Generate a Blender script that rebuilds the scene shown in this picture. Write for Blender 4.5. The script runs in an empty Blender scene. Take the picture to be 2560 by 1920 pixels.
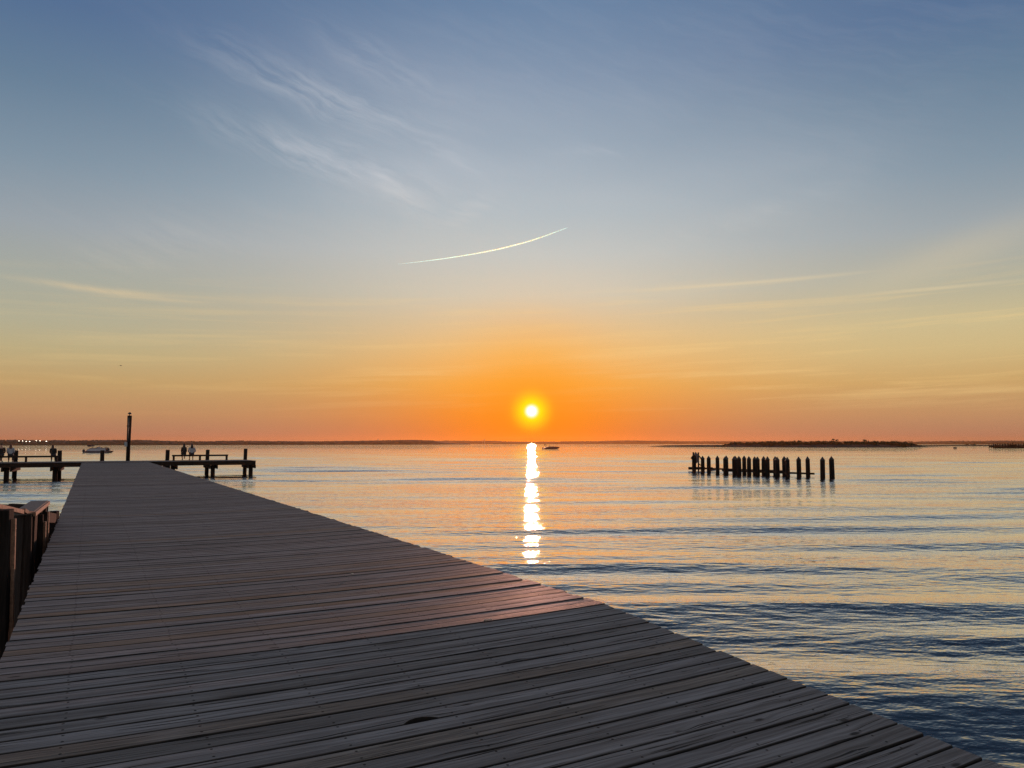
import bpy, bmesh, math, random
import numpy as np
from mathutils import Vector, Matrix

random.seed(7)
rng = np.random.default_rng(11)
S = bpy.context.scene
COL = S.collection
R = math.radians

# ------------------------------------------------------------------ camera frame
F, CX, CY, HY = 1923.0, 1280.0, 960.0, 1109.0
PITCH = math.atan((HY - CY) / F)
EYE = 2.52                      # metres above the water
DECK = 1.17                     # deck level above the water


def ray(x, y):
    X, Z, Y = x - CX, -(y - CY), F
    return Vector((X, Y * math.cos(PITCH) - Z * math.sin(PITCH),
                   Y * math.sin(PITCH) + Z * math.cos(PITCH)))


def on_plane(x, y, z=0.0):
    """place in the world seen at photo pixel (x, y) on the level z"""
    r = ray(x, y)
    t = (z - EYE) / r.z
    return Vector((r.x * t, r.y * t, z))


def at_range(x, y, D):
    r = ray(x, y)
    t = D / r.y
    return Vector((r.x * t, D, EYE + r.z * t))


AX = Vector((math.cos(R(118.7)), math.sin(R(118.7)), 0))   # along the pier
RX = Vector((AX.y, -AX.x, 0))                              # across it, to the right


def pier(s, w, z):
    return AX * s + RX * w + Vector((0, 0, z))


def w_at(px, s, z):
    """across-pier coordinate of the point at distance s seen in photo column px"""
    r = ray(px, HY)
    k = r.x / r.y
    return s * (k * AX.y - AX.x) / (RX.x - k * RX.y)


# ------------------------------------------------------------------ tagging
def tag(o, label=None, cat=None, group=None, kind=None):
    if label: o['label'] = label
    if cat: o['category'] = cat
    if group: o['group'] = group
    if kind: o['kind'] = kind
    return o


def empty(name, loc=(0, 0, 0), rz=0.0):
    o = bpy.data.objects.new(name, None)
    COL.objects.link(o)
    o.location = loc
    o.rotation_euler = (0, 0, rz)
    o.empty_display_size = 0.3
    return o


def copy_tree(o, parent=None):
    c = o.copy()
    COL.objects.link(c)
    if parent is not None:
        c.parent = parent
    for ch in list(o.children):
        copy_tree(ch, c)
    return c


# ------------------------------------------------------------------ mesh builder
class MB:
    def __init__(self):
        self.bm = bmesh.new()

    def quadbox(self, c8):
        v = [self.bm.verts.new(c) for c in c8]
        for f in ((3, 2, 1, 0), (4, 5, 6, 7), (0, 1, 5, 4), (1, 2, 6, 5), (2, 3, 7, 6), (3, 0, 4, 7)):
            self.bm.faces.new([v[i] for i in f])
        return self

    def box(self, c, size, rz=0.0, rx=0.0, ry=0.0):
        M = Matrix.Translation(c) @ Matrix.Rotation(rz, 4, 'Z') @ Matrix.Rotation(rx, 4, 'X') @ Matrix.Rotation(ry, 4, 'Y')
        x, y, z = size[0] / 2, size[1] / 2, size[2] / 2
        return self.quadbox([M @ Vector(p) for p in ((-x, -y, -z), (x, -y, -z), (x, y, -z), (-x, y, -z),
                                                     (-x, -y, z), (x, -y, z), (x, y, z), (-x, y, z))])

    def bar(self, a, b, wd, ht, up=(0, 0, 1)):
        a, b = Vector(a), Vector(b)
        d = (b - a).normalized()
        s = d.cross(Vector(up))
        if s.length < 1e-5:
            s = d.cross(Vector((0, 1, 0)))
        s = s.normalized() * wd / 2
        u = s.cross(d).normalized() * ht / 2
        return self.quadbox([a - s - u, a + s - u, b + s - u, b - s - u, a - s + u, a + s + u, b + s + u, b - s + u])

    def tube(self, pts, rad, n=10, cap=True):
        rings = []
        pts = [Vector(p) for p in pts]
        for i, p in enumerate(pts):
            d = (pts[min(i + 1, len(pts) - 1)] - pts[max(i - 1, 0)]).normalized()
            ref = Vector((1, 0, 0)) if abs(d.x) < 0.9 else Vector((0, 1, 0))
            s = d.cross(ref).normalized()
            t = d.cross(s).normalized()
            r = rad[i] if isinstance(rad, (list, tuple)) else rad
            rings.append([self.bm.verts.new(p + (s * math.cos(2 * math.pi * k / n) + t * math.sin(2 * math.pi * k / n)) * r)
                          for k in range(n)])
        for a, b in zip(rings, rings[1:]):
            for k in range(n):
                f = self.bm.faces.new((a[k], a[(k + 1) % n], b[(k + 1) % n], b[k]))
                f.smooth = True
        if cap:
            self.bm.faces.new(rings[0][::-1])
            self.bm.faces.new(rings[-1])
        return self

    def lathe(self, c, prof, n=14):
        c = Vector(c)
        rings = [[self.bm.verts.new(c + Vector((r * math.cos(2 * math.pi * k / n), r * math.sin(2 * math.pi * k / n), z)))
                  for k in range(n)] for r, z in prof]
        for a, b in zip(rings, rings[1:]):
            for k in range(n):
                f = self.bm.faces.new((a[k], a[(k + 1) % n], b[(k + 1) % n], b[k]))
                f.smooth = True
        self.bm.faces.new(rings[0][::-1])
        self.bm.faces.new(rings[-1])
        return self

    def prism(self, outline, depth, M=None):
        """outline in local XZ, extruded along local Y"""
        M = M or Matrix()
        a = [self.bm.verts.new(M @ Vector((x, -depth / 2, z))) for x, z in outline]
        b = [self.bm.verts.new(M @ Vector((x, depth / 2, z))) for x, z in outline]
        self.bm.faces.new(a)
        self.bm.faces.new(b[::-1])
        n = len(a)
        for i in range(n):
            self.bm.faces.new((a[i], b[i], b[(i + 1) % n], a[(i + 1) % n]))
        return self

    def blob(self, c, r, sub=2, rough=0.2, seed=0):
        bm2 = bmesh.new()
        bmesh.ops.create_icosphere(bm2, subdivisions=sub, radius=1.0)
        rr = random.Random(seed)
        vm = {}
        for v in bm2.verts:
            k = 1 + rr.uniform(-rough, rough)
            vm[v] = self.bm.verts.new(Vector(c) + Vector((v.co.x * r[0] * k, v.co.y * r[1] * k, v.co.z * r[2] * k)))
        for f in bm2.faces:
            self.bm.faces.new([vm[v] for v in f.verts]).smooth = True
        bm2.free()
        return self

    def build(self, name, mat, parent=None, bevel=0.0, loc=None):
        bmesh.ops.recalc_face_normals(self.bm, faces=self.bm.faces)
        me = bpy.data.meshes.new(name)
        self.bm.to_mesh(me)
        self.bm.free()
        me.materials.append(mat)
        o = bpy.data.objects.new(name, me)
        COL.objects.link(o)
        if parent is not None:
            o.parent = parent
        if loc is not None:
            o.location = loc
        if bevel:
            m = o.modifiers.new('bevel', 'BEVEL')
            m.width = bevel
            m.segments = 2
            m.limit_method = 'ANGLE'
        return o


# ------------------------------------------------------------------ materials
def lin(r, g, b):
    f = lambda c: (c / 255 / 12.92) if c / 255 <= 0.04045 else ((c / 255 + 0.055) / 1.055) ** 2.4
    return (f(r), f(g), f(b), 1.0)


class NT:
    """tiny node helper"""
    def __init__(self, tree):
        self.t = tree

    def n(self, typ, **kw):
        x = self.t.nodes.new(typ)
        for k, v in kw.items():
            setattr(x, k, v)
        return x

    def put(self, sock, val):
        if hasattr(val, 'links') or isinstance(val, bpy.types.NodeSocket):
            self.t.links.new(val, sock)
        elif val is not None:
            try:
                sock.default_value = val
            except Exception:
                sock.default_value = (val, val, val)

    def m(self, op, a, b=None, c=None, clamp=False):
        x = self.n('ShaderNodeMath', operation=op, use_clamp=clamp)
        for i, v in enumerate((a, b, c)):
            if v is not None:
                self.put(x.inputs[i], v)
        return x.outputs[0]

    def vm(self, op, a, b=None):
        x = self.n('ShaderNodeVectorMath', operation=op)
        self.put(x.inputs[0], a)
        if b is not None:
            self.put(x.inputs[1], b)
        return x

    def mix(self, f, a, b, blend='MIX'):
        x = self.n('ShaderNodeMix', data_type='RGBA', blend_type=blend)
        self.put(x.inputs[0], f)
        self.put(x.inputs[6], a)
        self.put(x.inputs[7], b)
        return x.outputs[2]

    def rng(self, v, a, b, c=0.0, d=1.0, smooth=False):
        x = self.n('ShaderNodeMapRange')
        if smooth:
            x.interpolation_type = 'SMOOTHSTEP'
        x.clamp = True
        self.put(x.inputs[0], v)
        for i, k in enumerate((a, b, c, d)):
            x.inputs[i + 1].default_value = k
        return x.outputs[0]

    def noise(self, vec, scale, detail=3.0, rough=0.55, dist=0.0):
        x = self.n('ShaderNodeTexNoise')
        self.put(x.inputs['Vector'], vec)
        x.inputs['Scale'].default_value = scale
        x.inputs['Detail'].default_value = detail
        x.inputs['Roughness'].default_value = rough
        x.inputs['Distortion'].default_value = dist
        return x.outputs['Fac']

    def mapping(self, vec, sc=(1, 1, 1), rot=(0, 0, 0), loc=(0, 0, 0)):
        x = self.n('ShaderNodeMapping')
        self.put(x.inputs['Vector'], vec)
        x.inputs['Scale'].default_value = sc
        x.inputs['Rotation'].default_value = rot
        x.inputs['Location'].default_value = loc
        return x.outputs[0]

    def ramp(self, fac, stops, interp='LINEAR'):
        x = self.n('ShaderNodeValToRGB')
        cr = x.color_ramp
        cr.interpolation = interp
        while len(cr.elements) < len(stops):
            cr.elements.new(0.5)
        for e, (p, c) in zip(cr.elements, stops):
            e.position = p
            e.color = c if len(c) == 4 else (*c, 1)
        self.put(x.inputs[0], fac)
        return x.outputs[0]

    def comb(self, x, y, z):
        c = self.n('ShaderNodeCombineXYZ')
        for i, v in enumerate((x, y, z)):
            self.put(c.inputs[i], v)
        return c.outputs[0]

    def sep(self, v):
        s = self.n('ShaderNodeSeparateXYZ')
        self.put(s.inputs[0], v)
        return s.outputs


def new_mat(name):
    m = bpy.data.materials.new(name)
    m.use_nodes = True
    nt = NT(m.node_tree)
    b = m.node_tree.nodes['Principled BSDF']
    return m, nt, b


def simple(name, col, rough=0.7, var=0.35, scale=6.0, stretch=(1, 1, 1), bump=0.0, metal=0.0, spec=0.5):
    m, nt, b = new_mat(name)
    tc = nt.n('ShaderNodeTexCoord').outputs['Object']
    v = nt.mapping(tc, stretch)
    nz = nt.noise(v, scale, 5, 0.6)
    c2 = tuple(c * (1 - var) for c in col[:3]) + (1,)
    c3 = tuple(min(1, c * (1 + var)) for c in col[:3]) + (1,)
    nt.put(b.inputs['Base Color'], nt.mix(nt.rng(nz, 0.3, 0.7), c2, c3))
    b.inputs['Roughness'].default_value = rough
    b.inputs['Metallic'].default_value = metal
    b.inputs['Specular IOR Level'].default_value = spec
    if bump:
        bp = nt.n('ShaderNodeBump')
        bp.inputs['Distance'].default_value = bump
        nt.put(bp.inputs['Height'], nz)
        nt.put(b.inputs['Normal'], bp.outputs[0])
    return m


M = {}
M['timber'] = simple('dark treated timber', (0.028, 0.021, 0.018), 0.85, 0.5, 5, (9, 9, 0.8), 0.012, 0.0, 0.15)
M['pile'] = simple('tarred pile timber', (0.018, 0.015, 0.014), 0.9, 0.5, 4, (7, 7, 0.7), 0.02, 0.0, 0.12)
M['cap'] = simple('grey weathered cap board', (0.12, 0.105, 0.095), 0.75, 0.45, 5, (10, 10, 10), 0.006)
M['raw_lit'] = simple('reddish split and sunlit timber', (0.24, 0.14, 0.09), 0.75, 0.35, 8, (3, 3, 3), 0.01)  # split wood; its lighter red also paints the sunlit post edges
M['metal'] = simple('grey painted metal', (0.30, 0.36, 0.40), 0.5, 0.15, 5, metal=0.3)
M['darkmetal'] = simple('dark metal', (0.03, 0.03, 0.03), 0.5, 0.2, 5, metal=0.4)
M['conduit'] = simple('grey conduit', (0.22, 0.23, 0.24), 0.5, 0.15, 5)
M['skin'] = simple('skin', (0.42, 0.25, 0.18), 0.55, 0.1, 9)
M['hair_brown'] = simple('brown hair', (0.05, 0.025, 0.015), 0.6, 0.4, 30, (4, 4, 0.4))
M['hair_dark'] = simple('dark hair', (0.012, 0.010, 0.009), 0.6, 0.4, 30, (4, 4, 0.4))
M['hair_auburn'] = simple('auburn hair', (0.11, 0.04, 0.02), 0.6, 0.4, 30, (4, 4, 0.4))
M['black_cloth'] = simple('black cloth', (0.012, 0.012, 0.014), 0.9, 0.3, 20)
M['white_cloth'] = simple('white cloth', (0.62, 0.64, 0.68), 0.9, 0.08, 20)
M['bluegrey_cloth'] = simple('grey blue cloth', (0.34, 0.37, 0.43), 0.9, 0.1, 20)
M['denim'] = simple('dark denim', (0.03, 0.035, 0.05), 0.9, 0.3, 30)
M['shoe'] = simple('shoe leather', (0.02, 0.018, 0.016), 0.6, 0.2, 20)
M['gelcoat'] = simple('boat gelcoat', (0.45, 0.47, 0.55), 0.35, 0.1, 2)
M['aluminium'] = simple('boat aluminium', (0.10, 0.10, 0.14), 0.35, 0.1, 2, metal=0.5)
M['redhull'] = simple('reddish boat hull', (0.22, 0.05, 0.03), 0.3, 0.15, 2)
M['canvas'] = simple('dark boat canvas', (0.03, 0.02, 0.025), 0.9, 0.2, 4)
M['engine'] = simple('outboard black', (0.012, 0.012, 0.014), 0.4, 0.1, 4)
M['board'] = simple('faded marker board', (0.15, 0.12, 0.13), 0.7, 0.2, 2)
M['leaf'] = simple('scrub foliage', (0.035, 0.042, 0.018), 0.8, 0.5, 0.5)
M['bark'] = simple('bark', (0.05, 0.04, 0.03), 0.9, 0.4, 4, (6, 6, 1))
M['marsh'] = simple('marsh ground', (0.022, 0.018, 0.012), 0.9, 0.4, 0.2)
M['shore'] = simple('wooded shore', (0.045, 0.045, 0.028), 0.9, 0.4, 0.02)
M['wood_far'] = simple('far woodland', (0.04, 0.045, 0.025), 0.9, 0.4, 0.05)
M['concrete'] = simple('pale concrete', (0.30, 0.29, 0.27), 0.8, 0.15, 0.5)
M['buoy'] = simple('dark float', (0.04, 0.012, 0.012), 0.6, 0.2, 3)
M['scrap'] = simple('pale litter', (0.55, 0.50, 0.42), 0.8, 0.2, 40)
M['bird'] = simple('dark feather', (0.05, 0.05, 0.05), 0.8, 0.2, 9)

_m, _nt, _b = new_mat('lit lamp glass')
_b.inputs['Base Color'].default_value = (0.9, 0.85, 0.75, 1)
_b.inputs['Emission Color'].default_value = (1.0, 0.86, 0.66, 1)
_b.inputs['Emission Strength'].default_value = 6.0
M['lit'] = _m


def deck_material():
    m, nt, b = new_mat('weathered deck boards')
    uv = nt.n('ShaderNodeUVMap'); uv.uv_map = 'board'
    ab = nt.n('ShaderNodeUVMap'); ab.uv_map = 'absolute'
    at = nt.n('ShaderNodeAttribute'); at.attribute_name = 'tone'
    su = nt.sep(uv.outputs[0]); sa = nt.sep(ab.outputs[0])
    st = nt.sep(at.outputs['Vector'])
    u, v = su[0], su[1]                     # metres along (with random start) and across
    vec = nt.comb(u, v, nt.m('MULTIPLY', st[0], 37.0))
    # slow wander of the grain plus knots that push it aside
    wob = nt.noise(nt.mapping(vec, (0.9, 5.0, 1)), 1.0, 2, 0.5)
    kn = nt.n('ShaderNodeTexVoronoi'); kn.feature = 'F1'
    nt.put(kn.inputs['Vector'], nt.mapping(vec, (3.4, 8.0, 1)))
    kn.inputs['Scale'].default_value = 1.0
    kn.inputs['Randomness'].default_value = 1.0
    kd = kn.outputs['Distance']
    ks = nt.m('GREATER_THAN', nt.sep(kn.outputs['Color'])[0], 0.87)
    near = nt.m('MULTIPLY', nt.rng(kd, 0.08, 0.62, 1.0, 0.0, True), ks)
    gv = nt.m('ADD', nt.m('ADD', v, nt.m('MULTIPLY', wob, 0.09)), nt.m('MULTIPLY', near, 0.016))
    gvec = nt.comb(nt.m('MULTIPLY', u, 0.9), nt.m('MULTIPLY', gv, 62.0), nt.m('MULTIPLY', st[0], 91.0))
    g0 = nt.noise(nt.comb(nt.m('MULTIPLY', u, 0.45), nt.m('MULTIPLY', gv, 17.0), nt.m('MULTIPLY', st[0], 17.0)), 1.0, 3, 0.6)
    g1 = nt.noise(gvec, 1.0, 4, 0.62)                 # growth rings
    g2 = nt.noise(nt.comb(nt.m('MULTIPLY', u, 4.0), nt.m('MULTIPLY', v, 240.0), nt.m('MULTIPLY', st[0], 13.0)), 1.0, 3, 0.6)
    blot = nt.noise(nt.comb(nt.m('MULTIPLY', u, 1.3), nt.m('MULTIPLY', v, 6.0), nt.m('MULTIPLY', st[0], 55.0)), 1.0, 3, 0.6)
    # board tones: silver grey, brownish grey, a few warmer boards
    tone = nt.ramp(st[1], [(0.0, (0.239, 0.215, 0.191)), (0.3, (0.326, 0.302, 0.281)), (0.7, (0.420, 0.394, 0.377)),
                           (0.88, (0.362, 0.307, 0.249)), (1.0, (0.399, 0.254, 0.142))])
    ring = nt.rng(g1, 0.41, 0.57)
    fine = nt.rng(g2, 0.35, 0.70)
    band = nt.rng(g0, 0.38, 0.60)
    c = nt.mix(nt.m('MULTIPLY', nt.m('SUBTRACT', 1.0, band), 0.42), tone, (0.123, 0.103, 0.090, 1))
    c = nt.mix(nt.m('MULTIPLY', nt.m('SUBTRACT', 1.0, ring), 0.66), c, (0.102, 0.084, 0.072, 1))
    c = nt.mix(nt.m('MULTIPLY', nt.m('SUBTRACT', 1.0, fine), 0.40), c, (0.109, 0.096, 0.087, 1))
    c = nt.mix(nt.rng(blot, 0.52, 0.78, 0.0, 0.3), c, (0.522, 0.500, 0.486, 1))
    c = nt.mix(1.0, c, (0.80, 0.80, 0.82, 1), 'MULTIPLY')
    # sparse dark knots
    core = nt.m('MULTIPLY', nt.rng(kd, 0.07, 0.17, 1.0, 0.0, True), ks)
    c = nt.mix(nt.m('MULTIPLY', core, 0.85), c, (0.018, 0.014, 0.012, 1))
    # checks: long thin splits
    ck = nt.noise(nt.comb(nt.m('MULTIPLY', u, 1.5), nt.m('MULTIPLY', gv, 60.0), nt.m('MULTIPLY', st[0], 7.0)), 1.0, 2, 0.5)
    split = nt.rng(ck, 0.635, 0.665)
    c = nt.mix(nt.m('MULTIPLY', split, 0.9), c, (0.012, 0.010, 0.009, 1))
    # shade of the gaps, painted along the edges and down the board sides
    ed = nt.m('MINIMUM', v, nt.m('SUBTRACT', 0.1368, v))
    gap_shade = nt.rng(nt.m('ADD', ed, nt.m('MULTIPLY', nt.m('SUBTRACT', g2, 0.5), 0.008)), 0.0005, 0.0095, 1.0, 0.0, True)
    c = nt.mix(nt.m('MULTIPLY', gap_shade, 0.93), c, (0.010, 0.009, 0.008, 1))
    # nail heads: a pair on every board over every joist
    wa, va = sa[0], sa[1]
    du = nt.m('ABSOLUTE', nt.m('SUBTRACT', nt.m('MODULO', nt.m('ADD', wa, nt.m('ADD', 40.61, nt.m('MULTIPLY', st[2], 0.022))), 0.61), 0.305))
    d1 = nt.m('ABSOLUTE', nt.m('SUBTRACT', va, nt.m('ADD', 0.026, nt.m('MULTIPLY', st[2], 0.012))))
    d2 = nt.m('ABSOLUTE', nt.m('SUBTRACT', va, nt.m('SUBTRACT', 0.118, nt.m('MULTIPLY', st[0], 0.014))))
    nd = nt.m('POWER', nt.m('ADD', nt.m('POWER', du, 2.0), nt.m('POWER', nt.m('MINIMUM', d1, d2), 2.0)), 0.5)
    nail = nt.rng(nd, 0.0055, 0.0085, 1.0, 0.0)
    c = nt.mix(nt.m('MULTIPLY', nail, 0.92), c, (0.010, 0.009, 0.009, 1))
    nt.put(b.inputs['Base Color'], c)
    nt.put(b.inputs['Roughness'], nt.rng(fine, 0.0, 1.0, 0.75, 0.52))
    b.inputs['Specular IOR Level'].default_value = 0.10
    h = nt.m('ADD', nt.m('MULTIPLY', ring, 0.0011), nt.m('MULTIPLY', fine, 0.0006))
    h = nt.m('SUBTRACT', h, nt.m('MULTIPLY', nt.m('ADD', split, nail), 0.003))
    h = nt.m('SUBTRACT', h, nt.m('MULTIPLY', core, 0.0015))
    bp = nt.n('ShaderNodeBump')
    bp.inputs['Distance'].default_value = 1.0
    bp.inputs['Strength'].default_value = 0.9
    nt.put(bp.inputs['Height'], h)
    nt.put(b.inputs['Normal'], bp.outputs[0])
    return m


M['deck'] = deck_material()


def water_material():
    m, nt, b = new_mat('bay water')
    t = m.node_tree
    t.nodes.remove(b)
    tc = nt.n('ShaderNodeTexCoord').outputs['Object']
    patch = nt.rng(nt.noise(nt.mapping(tc, (0.05, 0.16, 1), (0, 0, R(6))), 1.0, 3, 0.55), 0.35, 0.65, 0.65, 1.2)

    def height(off):
        q = nt.vm('ADD', tc, off).outputs[0]
        n1 = nt.noise(nt.mapping(q, (0.35, 1.5, 1), (0, 0, R(5))), 1.0, 1, 0.5)
        n2 = nt.noise(nt.mapping(q, (2.0, 5.0, 1), (0, 0, R(13))), 1.0, 1, 0.5)
        n2b = nt.noise(nt.mapping(q, (2.2, 5.8, 1), (0, 0, R(-17))), 1.0, 1, 0.5)
        n3 = nt.noise(nt.mapping(q, (6.0, 13.0, 1), (0, 0, R(-5))), 1.0, 2, 0.6)
        h = nt.m('MULTIPLY', n1, WN[0])
        h = nt.m('ADD', h, nt.m('MULTIPLY', nt.m('ADD', n2, n2b), WN[1]))
        return nt.m('ADD', h, nt.m('MULTIPLY', n3, WN[2]))
    WN = (0.016, 0.0200, 0.0115)
    e = 0.012
    h0 = height((0, 0, 0))
    hx = nt.m('MULTIPLY', nt.m('SUBTRACT', h0, height((e, 0, 0))), nt.m('MULTIPLY', patch, 1 / e))
    hy = nt.m('MULTIPLY', nt.m('SUBTRACT', h0, height((0, e, 0))), nt.m('MULTIPLY', patch, 1 / e))
    N = nt.n('ShaderNodeNewGeometry').outputs['Normal']
    N = nt.vm('NORMALIZE', nt.vm('ADD', N, nt.comb(hx, hy, 0.0)).outputs[0]).outputs[0]
    fr = nt.n('ShaderNodeFresnel')
    fr.inputs['IOR'].default_value = 1.333
    nt.put(fr.inputs['Normal'], N)
    fac = nt.rng(fr.outputs[0], 0.02, 0.50, 0.055, 0.97, True)
    gl = nt.n('ShaderNodeBsdfGlossy')
    gl.inputs['Color'].default_value = (1, 1, 1, 1)
    gl.inputs['Roughness'].default_value = 0.025
    nt.put(gl.inputs['Normal'], N)
    df = nt.n('ShaderNodeBsdfDiffuse')
    df.inputs['Color'].default_value = (0.014, 0.024, 0.034, 1)
    mx = nt.n('ShaderNodeMixShader')
    nt.put(mx.inputs[0], fac)
    t.links.new(df.outputs[0], mx.inputs[1])
    t.links.new(gl.outputs[0], mx.inputs[2])
    t.links.new(mx.outputs[0], t.nodes['Material Output'].inputs['Surface'])
    return m


M['water'] = water_material()

# ------------------------------------------------------------------ sky and sun
SUN_PX = (1329, 1028)
sd = ray(*SUN_PX).normalized()
SUN_EL = math.asin(sd.z)
SUN_AZ = math.atan2(sd.x, sd.y)


def make_world():
    w = bpy.data.worlds.new('World')
    S.world = w
    w.use_nodes = True
    t = w.node_tree
    t.nodes.clear()
    nt = NT(t)
    d = nt.n('ShaderNodeTexCoord').outputs['Generated']
    d = nt.vm('NORMALIZE', d).outputs[0]
    x, y, z = nt.sep(d)
    el = nt.m('MULTIPLY', nt.m('ARCSINE', z), 180 / math.pi)          # degrees
    fac = nt.rng(el, -2.0, 90.0)

    def stops(l):
        return [((e + 2) / 92.0, lin(*c)[:3]) for e, c in l]
    side = nt.ramp(fac, stops([(-2, (150, 108, 92)), (0.5, (172, 124, 100)), (2.0, (190, 144, 102)), (4.07, (203, 166, 109)),
                               (6.1, (207, 184, 133)), (7.9, (203, 188, 145)), (10.5, (176, 175, 156)), (14.0, (150, 161, 168)),
                               (17.9, (125, 145, 162)), (22.6, (99, 125, 150)), (27.1, (80, 108, 145)), (45, (72, 97, 134)),
                               (65, (92, 108, 132)), (90, (102, 114, 132))]))
    mid = nt.ramp(fac, stops([(-2, (200, 110, 50)), (0.4, (236, 121, 32)), (2.2, (248, 142, 36)), (4.4, (251, 170, 68)),
                              (7.0, (240, 190, 122)), (8.8, (228, 196, 150)), (11.0, (214, 202, 180)), (14, (198, 199, 194)),
                              (17.0, (178, 188, 194)), (21.8, (150, 166, 182)), (26, (131, 150, 174)), (31, (106, 132, 164)),
                              (45, (82, 107, 140)), (65, (94, 110, 134)), (90, (102, 114, 132))]))
    # azimuth away from the sun (degrees)
    az = nt.m('MULTIPLY', nt.m('SUBTRACT', nt.m('ARCTAN2', x, y), SUN_AZ), 180 / math.pi)
    aa = nt.m('ABSOLUTE', az)
    sideL = nt.ramp(fac, stops([(-2, (150, 108, 92)), (0.5, (170, 122, 100)), (2.0, (186, 141, 101)), (4.07, (192, 160, 110)),
                                (6.1, (188, 173, 132)), (7.9, (178, 174, 148)), (10.5, (165, 169, 158)), (14.0, (150, 160, 168)),
                                (17.9, (125, 145, 162)), (22.6, (99, 125, 150)), (27.1, (80, 108, 145)), (45, (72, 97, 134)),
                                (65, (92, 108, 132)), (90, (102, 114, 132))]))
    side = nt.mix(nt.rng(az, -14.0, 10.0, 1.0, 0.0, True), side, sideL)
    wid = nt.rng(el, 0.0, 14.0, 11.5, 21.0)
    k = nt.m('DIVIDE', aa, wid)
    wmid = nt.m('EXPONENT', nt.m('MULTIPLY', nt.m('MULTIPLY', k, k), -1.0))
    c = nt.mix(wmid, side, mid)
    # the unseen sky behind the viewer is made brighter to fill-light the deck
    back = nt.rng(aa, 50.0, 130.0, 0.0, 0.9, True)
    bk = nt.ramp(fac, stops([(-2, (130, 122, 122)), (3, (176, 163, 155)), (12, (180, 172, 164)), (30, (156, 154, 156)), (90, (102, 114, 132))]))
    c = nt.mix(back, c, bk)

    # ---------------- cirrus: streaks laid on a high level sheet
    az0_, el0_ = az, el
    wv = nt.comb(nt.m('MULTIPLY', az, 0.11), nt.m('MULTIPLY', el, 0.16), 0.0)
    wn = nt.n('ShaderNodeTexNoise')
    nt.put(wn.inputs['Vector'], wv)
    wn.inputs['Scale'].default_value = 1.0
    wn.inputs['Detail'].default_value = 4.0
    wn.inputs['Roughness'].default_value = 0.55
    wc = nt.sep(wn.outputs['Color'])
    az = nt.m('ADD', az, nt.m('MULTIPLY', nt.m('SUBTRACT', wc[0], 0.5), 4.5))
    el = nt.m('ADD', el, nt.m('MULTIPLY', nt.m('SUBTRACT', wc[1], 0.5), 2.2))
    den = nt.m('ADD', nt.m('MAXIMUM', z, 0.0), 0.06)
    px = nt.m('DIVIDE', x, den)
    py = nt.m('DIVIDE', y, den)
    P = nt.comb(px, py, 0.0)
    warp = nt.noise(P, 0.9, 3, 0.5)
    P2 = nt.comb(nt.m('ADD', px, nt.m('MULTIPLY', warp, 0.9)), nt.m('ADD', py, nt.m('MULTIPLY', warp, 0.7)), 0.0)
    # long fibres running away to the right
    fib = nt.noise(nt.mapping(P2, (2.6, 0.55, 1), (0, 0, R(52))), 1.3, 7, 0.62, 0.6)
    big = nt.noise(nt.mapping(P, (1, 1, 1), (0, 0, 0), (3.3, 1.2, 0)), 0.55, 3, 0.5)

    def patch(az0, el0, saz, sel, slope=0.0):
        a = nt.m('SUBTRACT', az, az0)
        e = nt.m('SUBTRACT', nt.m('SUBTRACT', el, el0), nt.m('MULTIPLY', a, slope))
        q = nt.m('ADD', nt.m('POWER', nt.m('DIVIDE', nt.m('ABSOLUTE', a), saz), 2.0),
                 nt.m('POWER', nt.m('DIVIDE', nt.m('ABSOLUTE', e), sel), 2.0))
        return nt.m('EXPONENT', nt.m('MULTIPLY', q, -1.0))

    # wisps as the photograph's sky has them, given by compass direction and height
    fan = None
    for (a0, e0, sa, se, sl, amp) in ((-15.5, 24.3, 7.5, 1.3, -0.24, 0.75), (-12.0, 26.8, 4.5, 1.1, -0.38, 0.4),
                                      (-15.0, 20.2, 8.0, 1.15, -0.20, 0.9), (-10.6, 18.9, 3.6, 1.1, -0.62, 0.95),
                                      (-4.8, 17.2, 1.7, 1.0, 0.55, 0.8), (-6.8, 21.2, 3.0, 0.5, -0.5, 0.5),
                                      (-27.0, 13.2, 5.0, 1.6, 0.25, 0.28), (4.5, 21.0, 3.0, 0.35, -0.03, 0.4),
                                      (15, 15.8, 6.0, 0.7, 0.24, 0.22)):
        q = nt.m('MULTIPLY', patch(a0, e0, sa, se, sl), amp)
        fan = q if fan is None else nt.m('MAXIMUM', fan, q)
    # fibres inside the wisps, combed along their slope in direction space
    comb = nt.comb(nt.m('MULTIPLY', az, 0.16), nt.m('ADD', el, nt.m('MULTIPLY', az, 0.34)), warp)
    strand = nt.noise(comb, 1.25, 7, 0.62, 0.15)
    fan = nt.m('MULTIPLY', fan, nt.rng(strand, 0.36, 0.66))
    haze = nt.m('MULTIPLY', nt.m('ADD', patch(-11, 21.5, 10, 5.0, -0.15), nt.m('MULTIPLY', patch(10, 17, 14, 6), 0.6)), nt.rng(big, 0.40, 0.60))
    cl = nt.m('ADD', nt.m('MULTIPLY', fan, 0.46), nt.m('MULTIPLY', haze, 0.36))
    soft = nt.m('MULTIPLY', nt.rng(strand, 0.42, 0.75), nt.rng(big, 0.45, 0.65, 0.0, 0.06))
    cl = nt.m('ADD', cl, nt.m('MULTIPLY', soft, nt.rng(el, 9.0, 16.0)), clamp=True)
    ccol = nt.mix(nt.rng(el, 9, 20), (*lin(232, 214, 182)[:3], 1), (*lin(206, 208, 214)[:3], 1))
    c = nt.mix(cl, c, ccol)
    az, el = az0_, el0_
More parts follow.
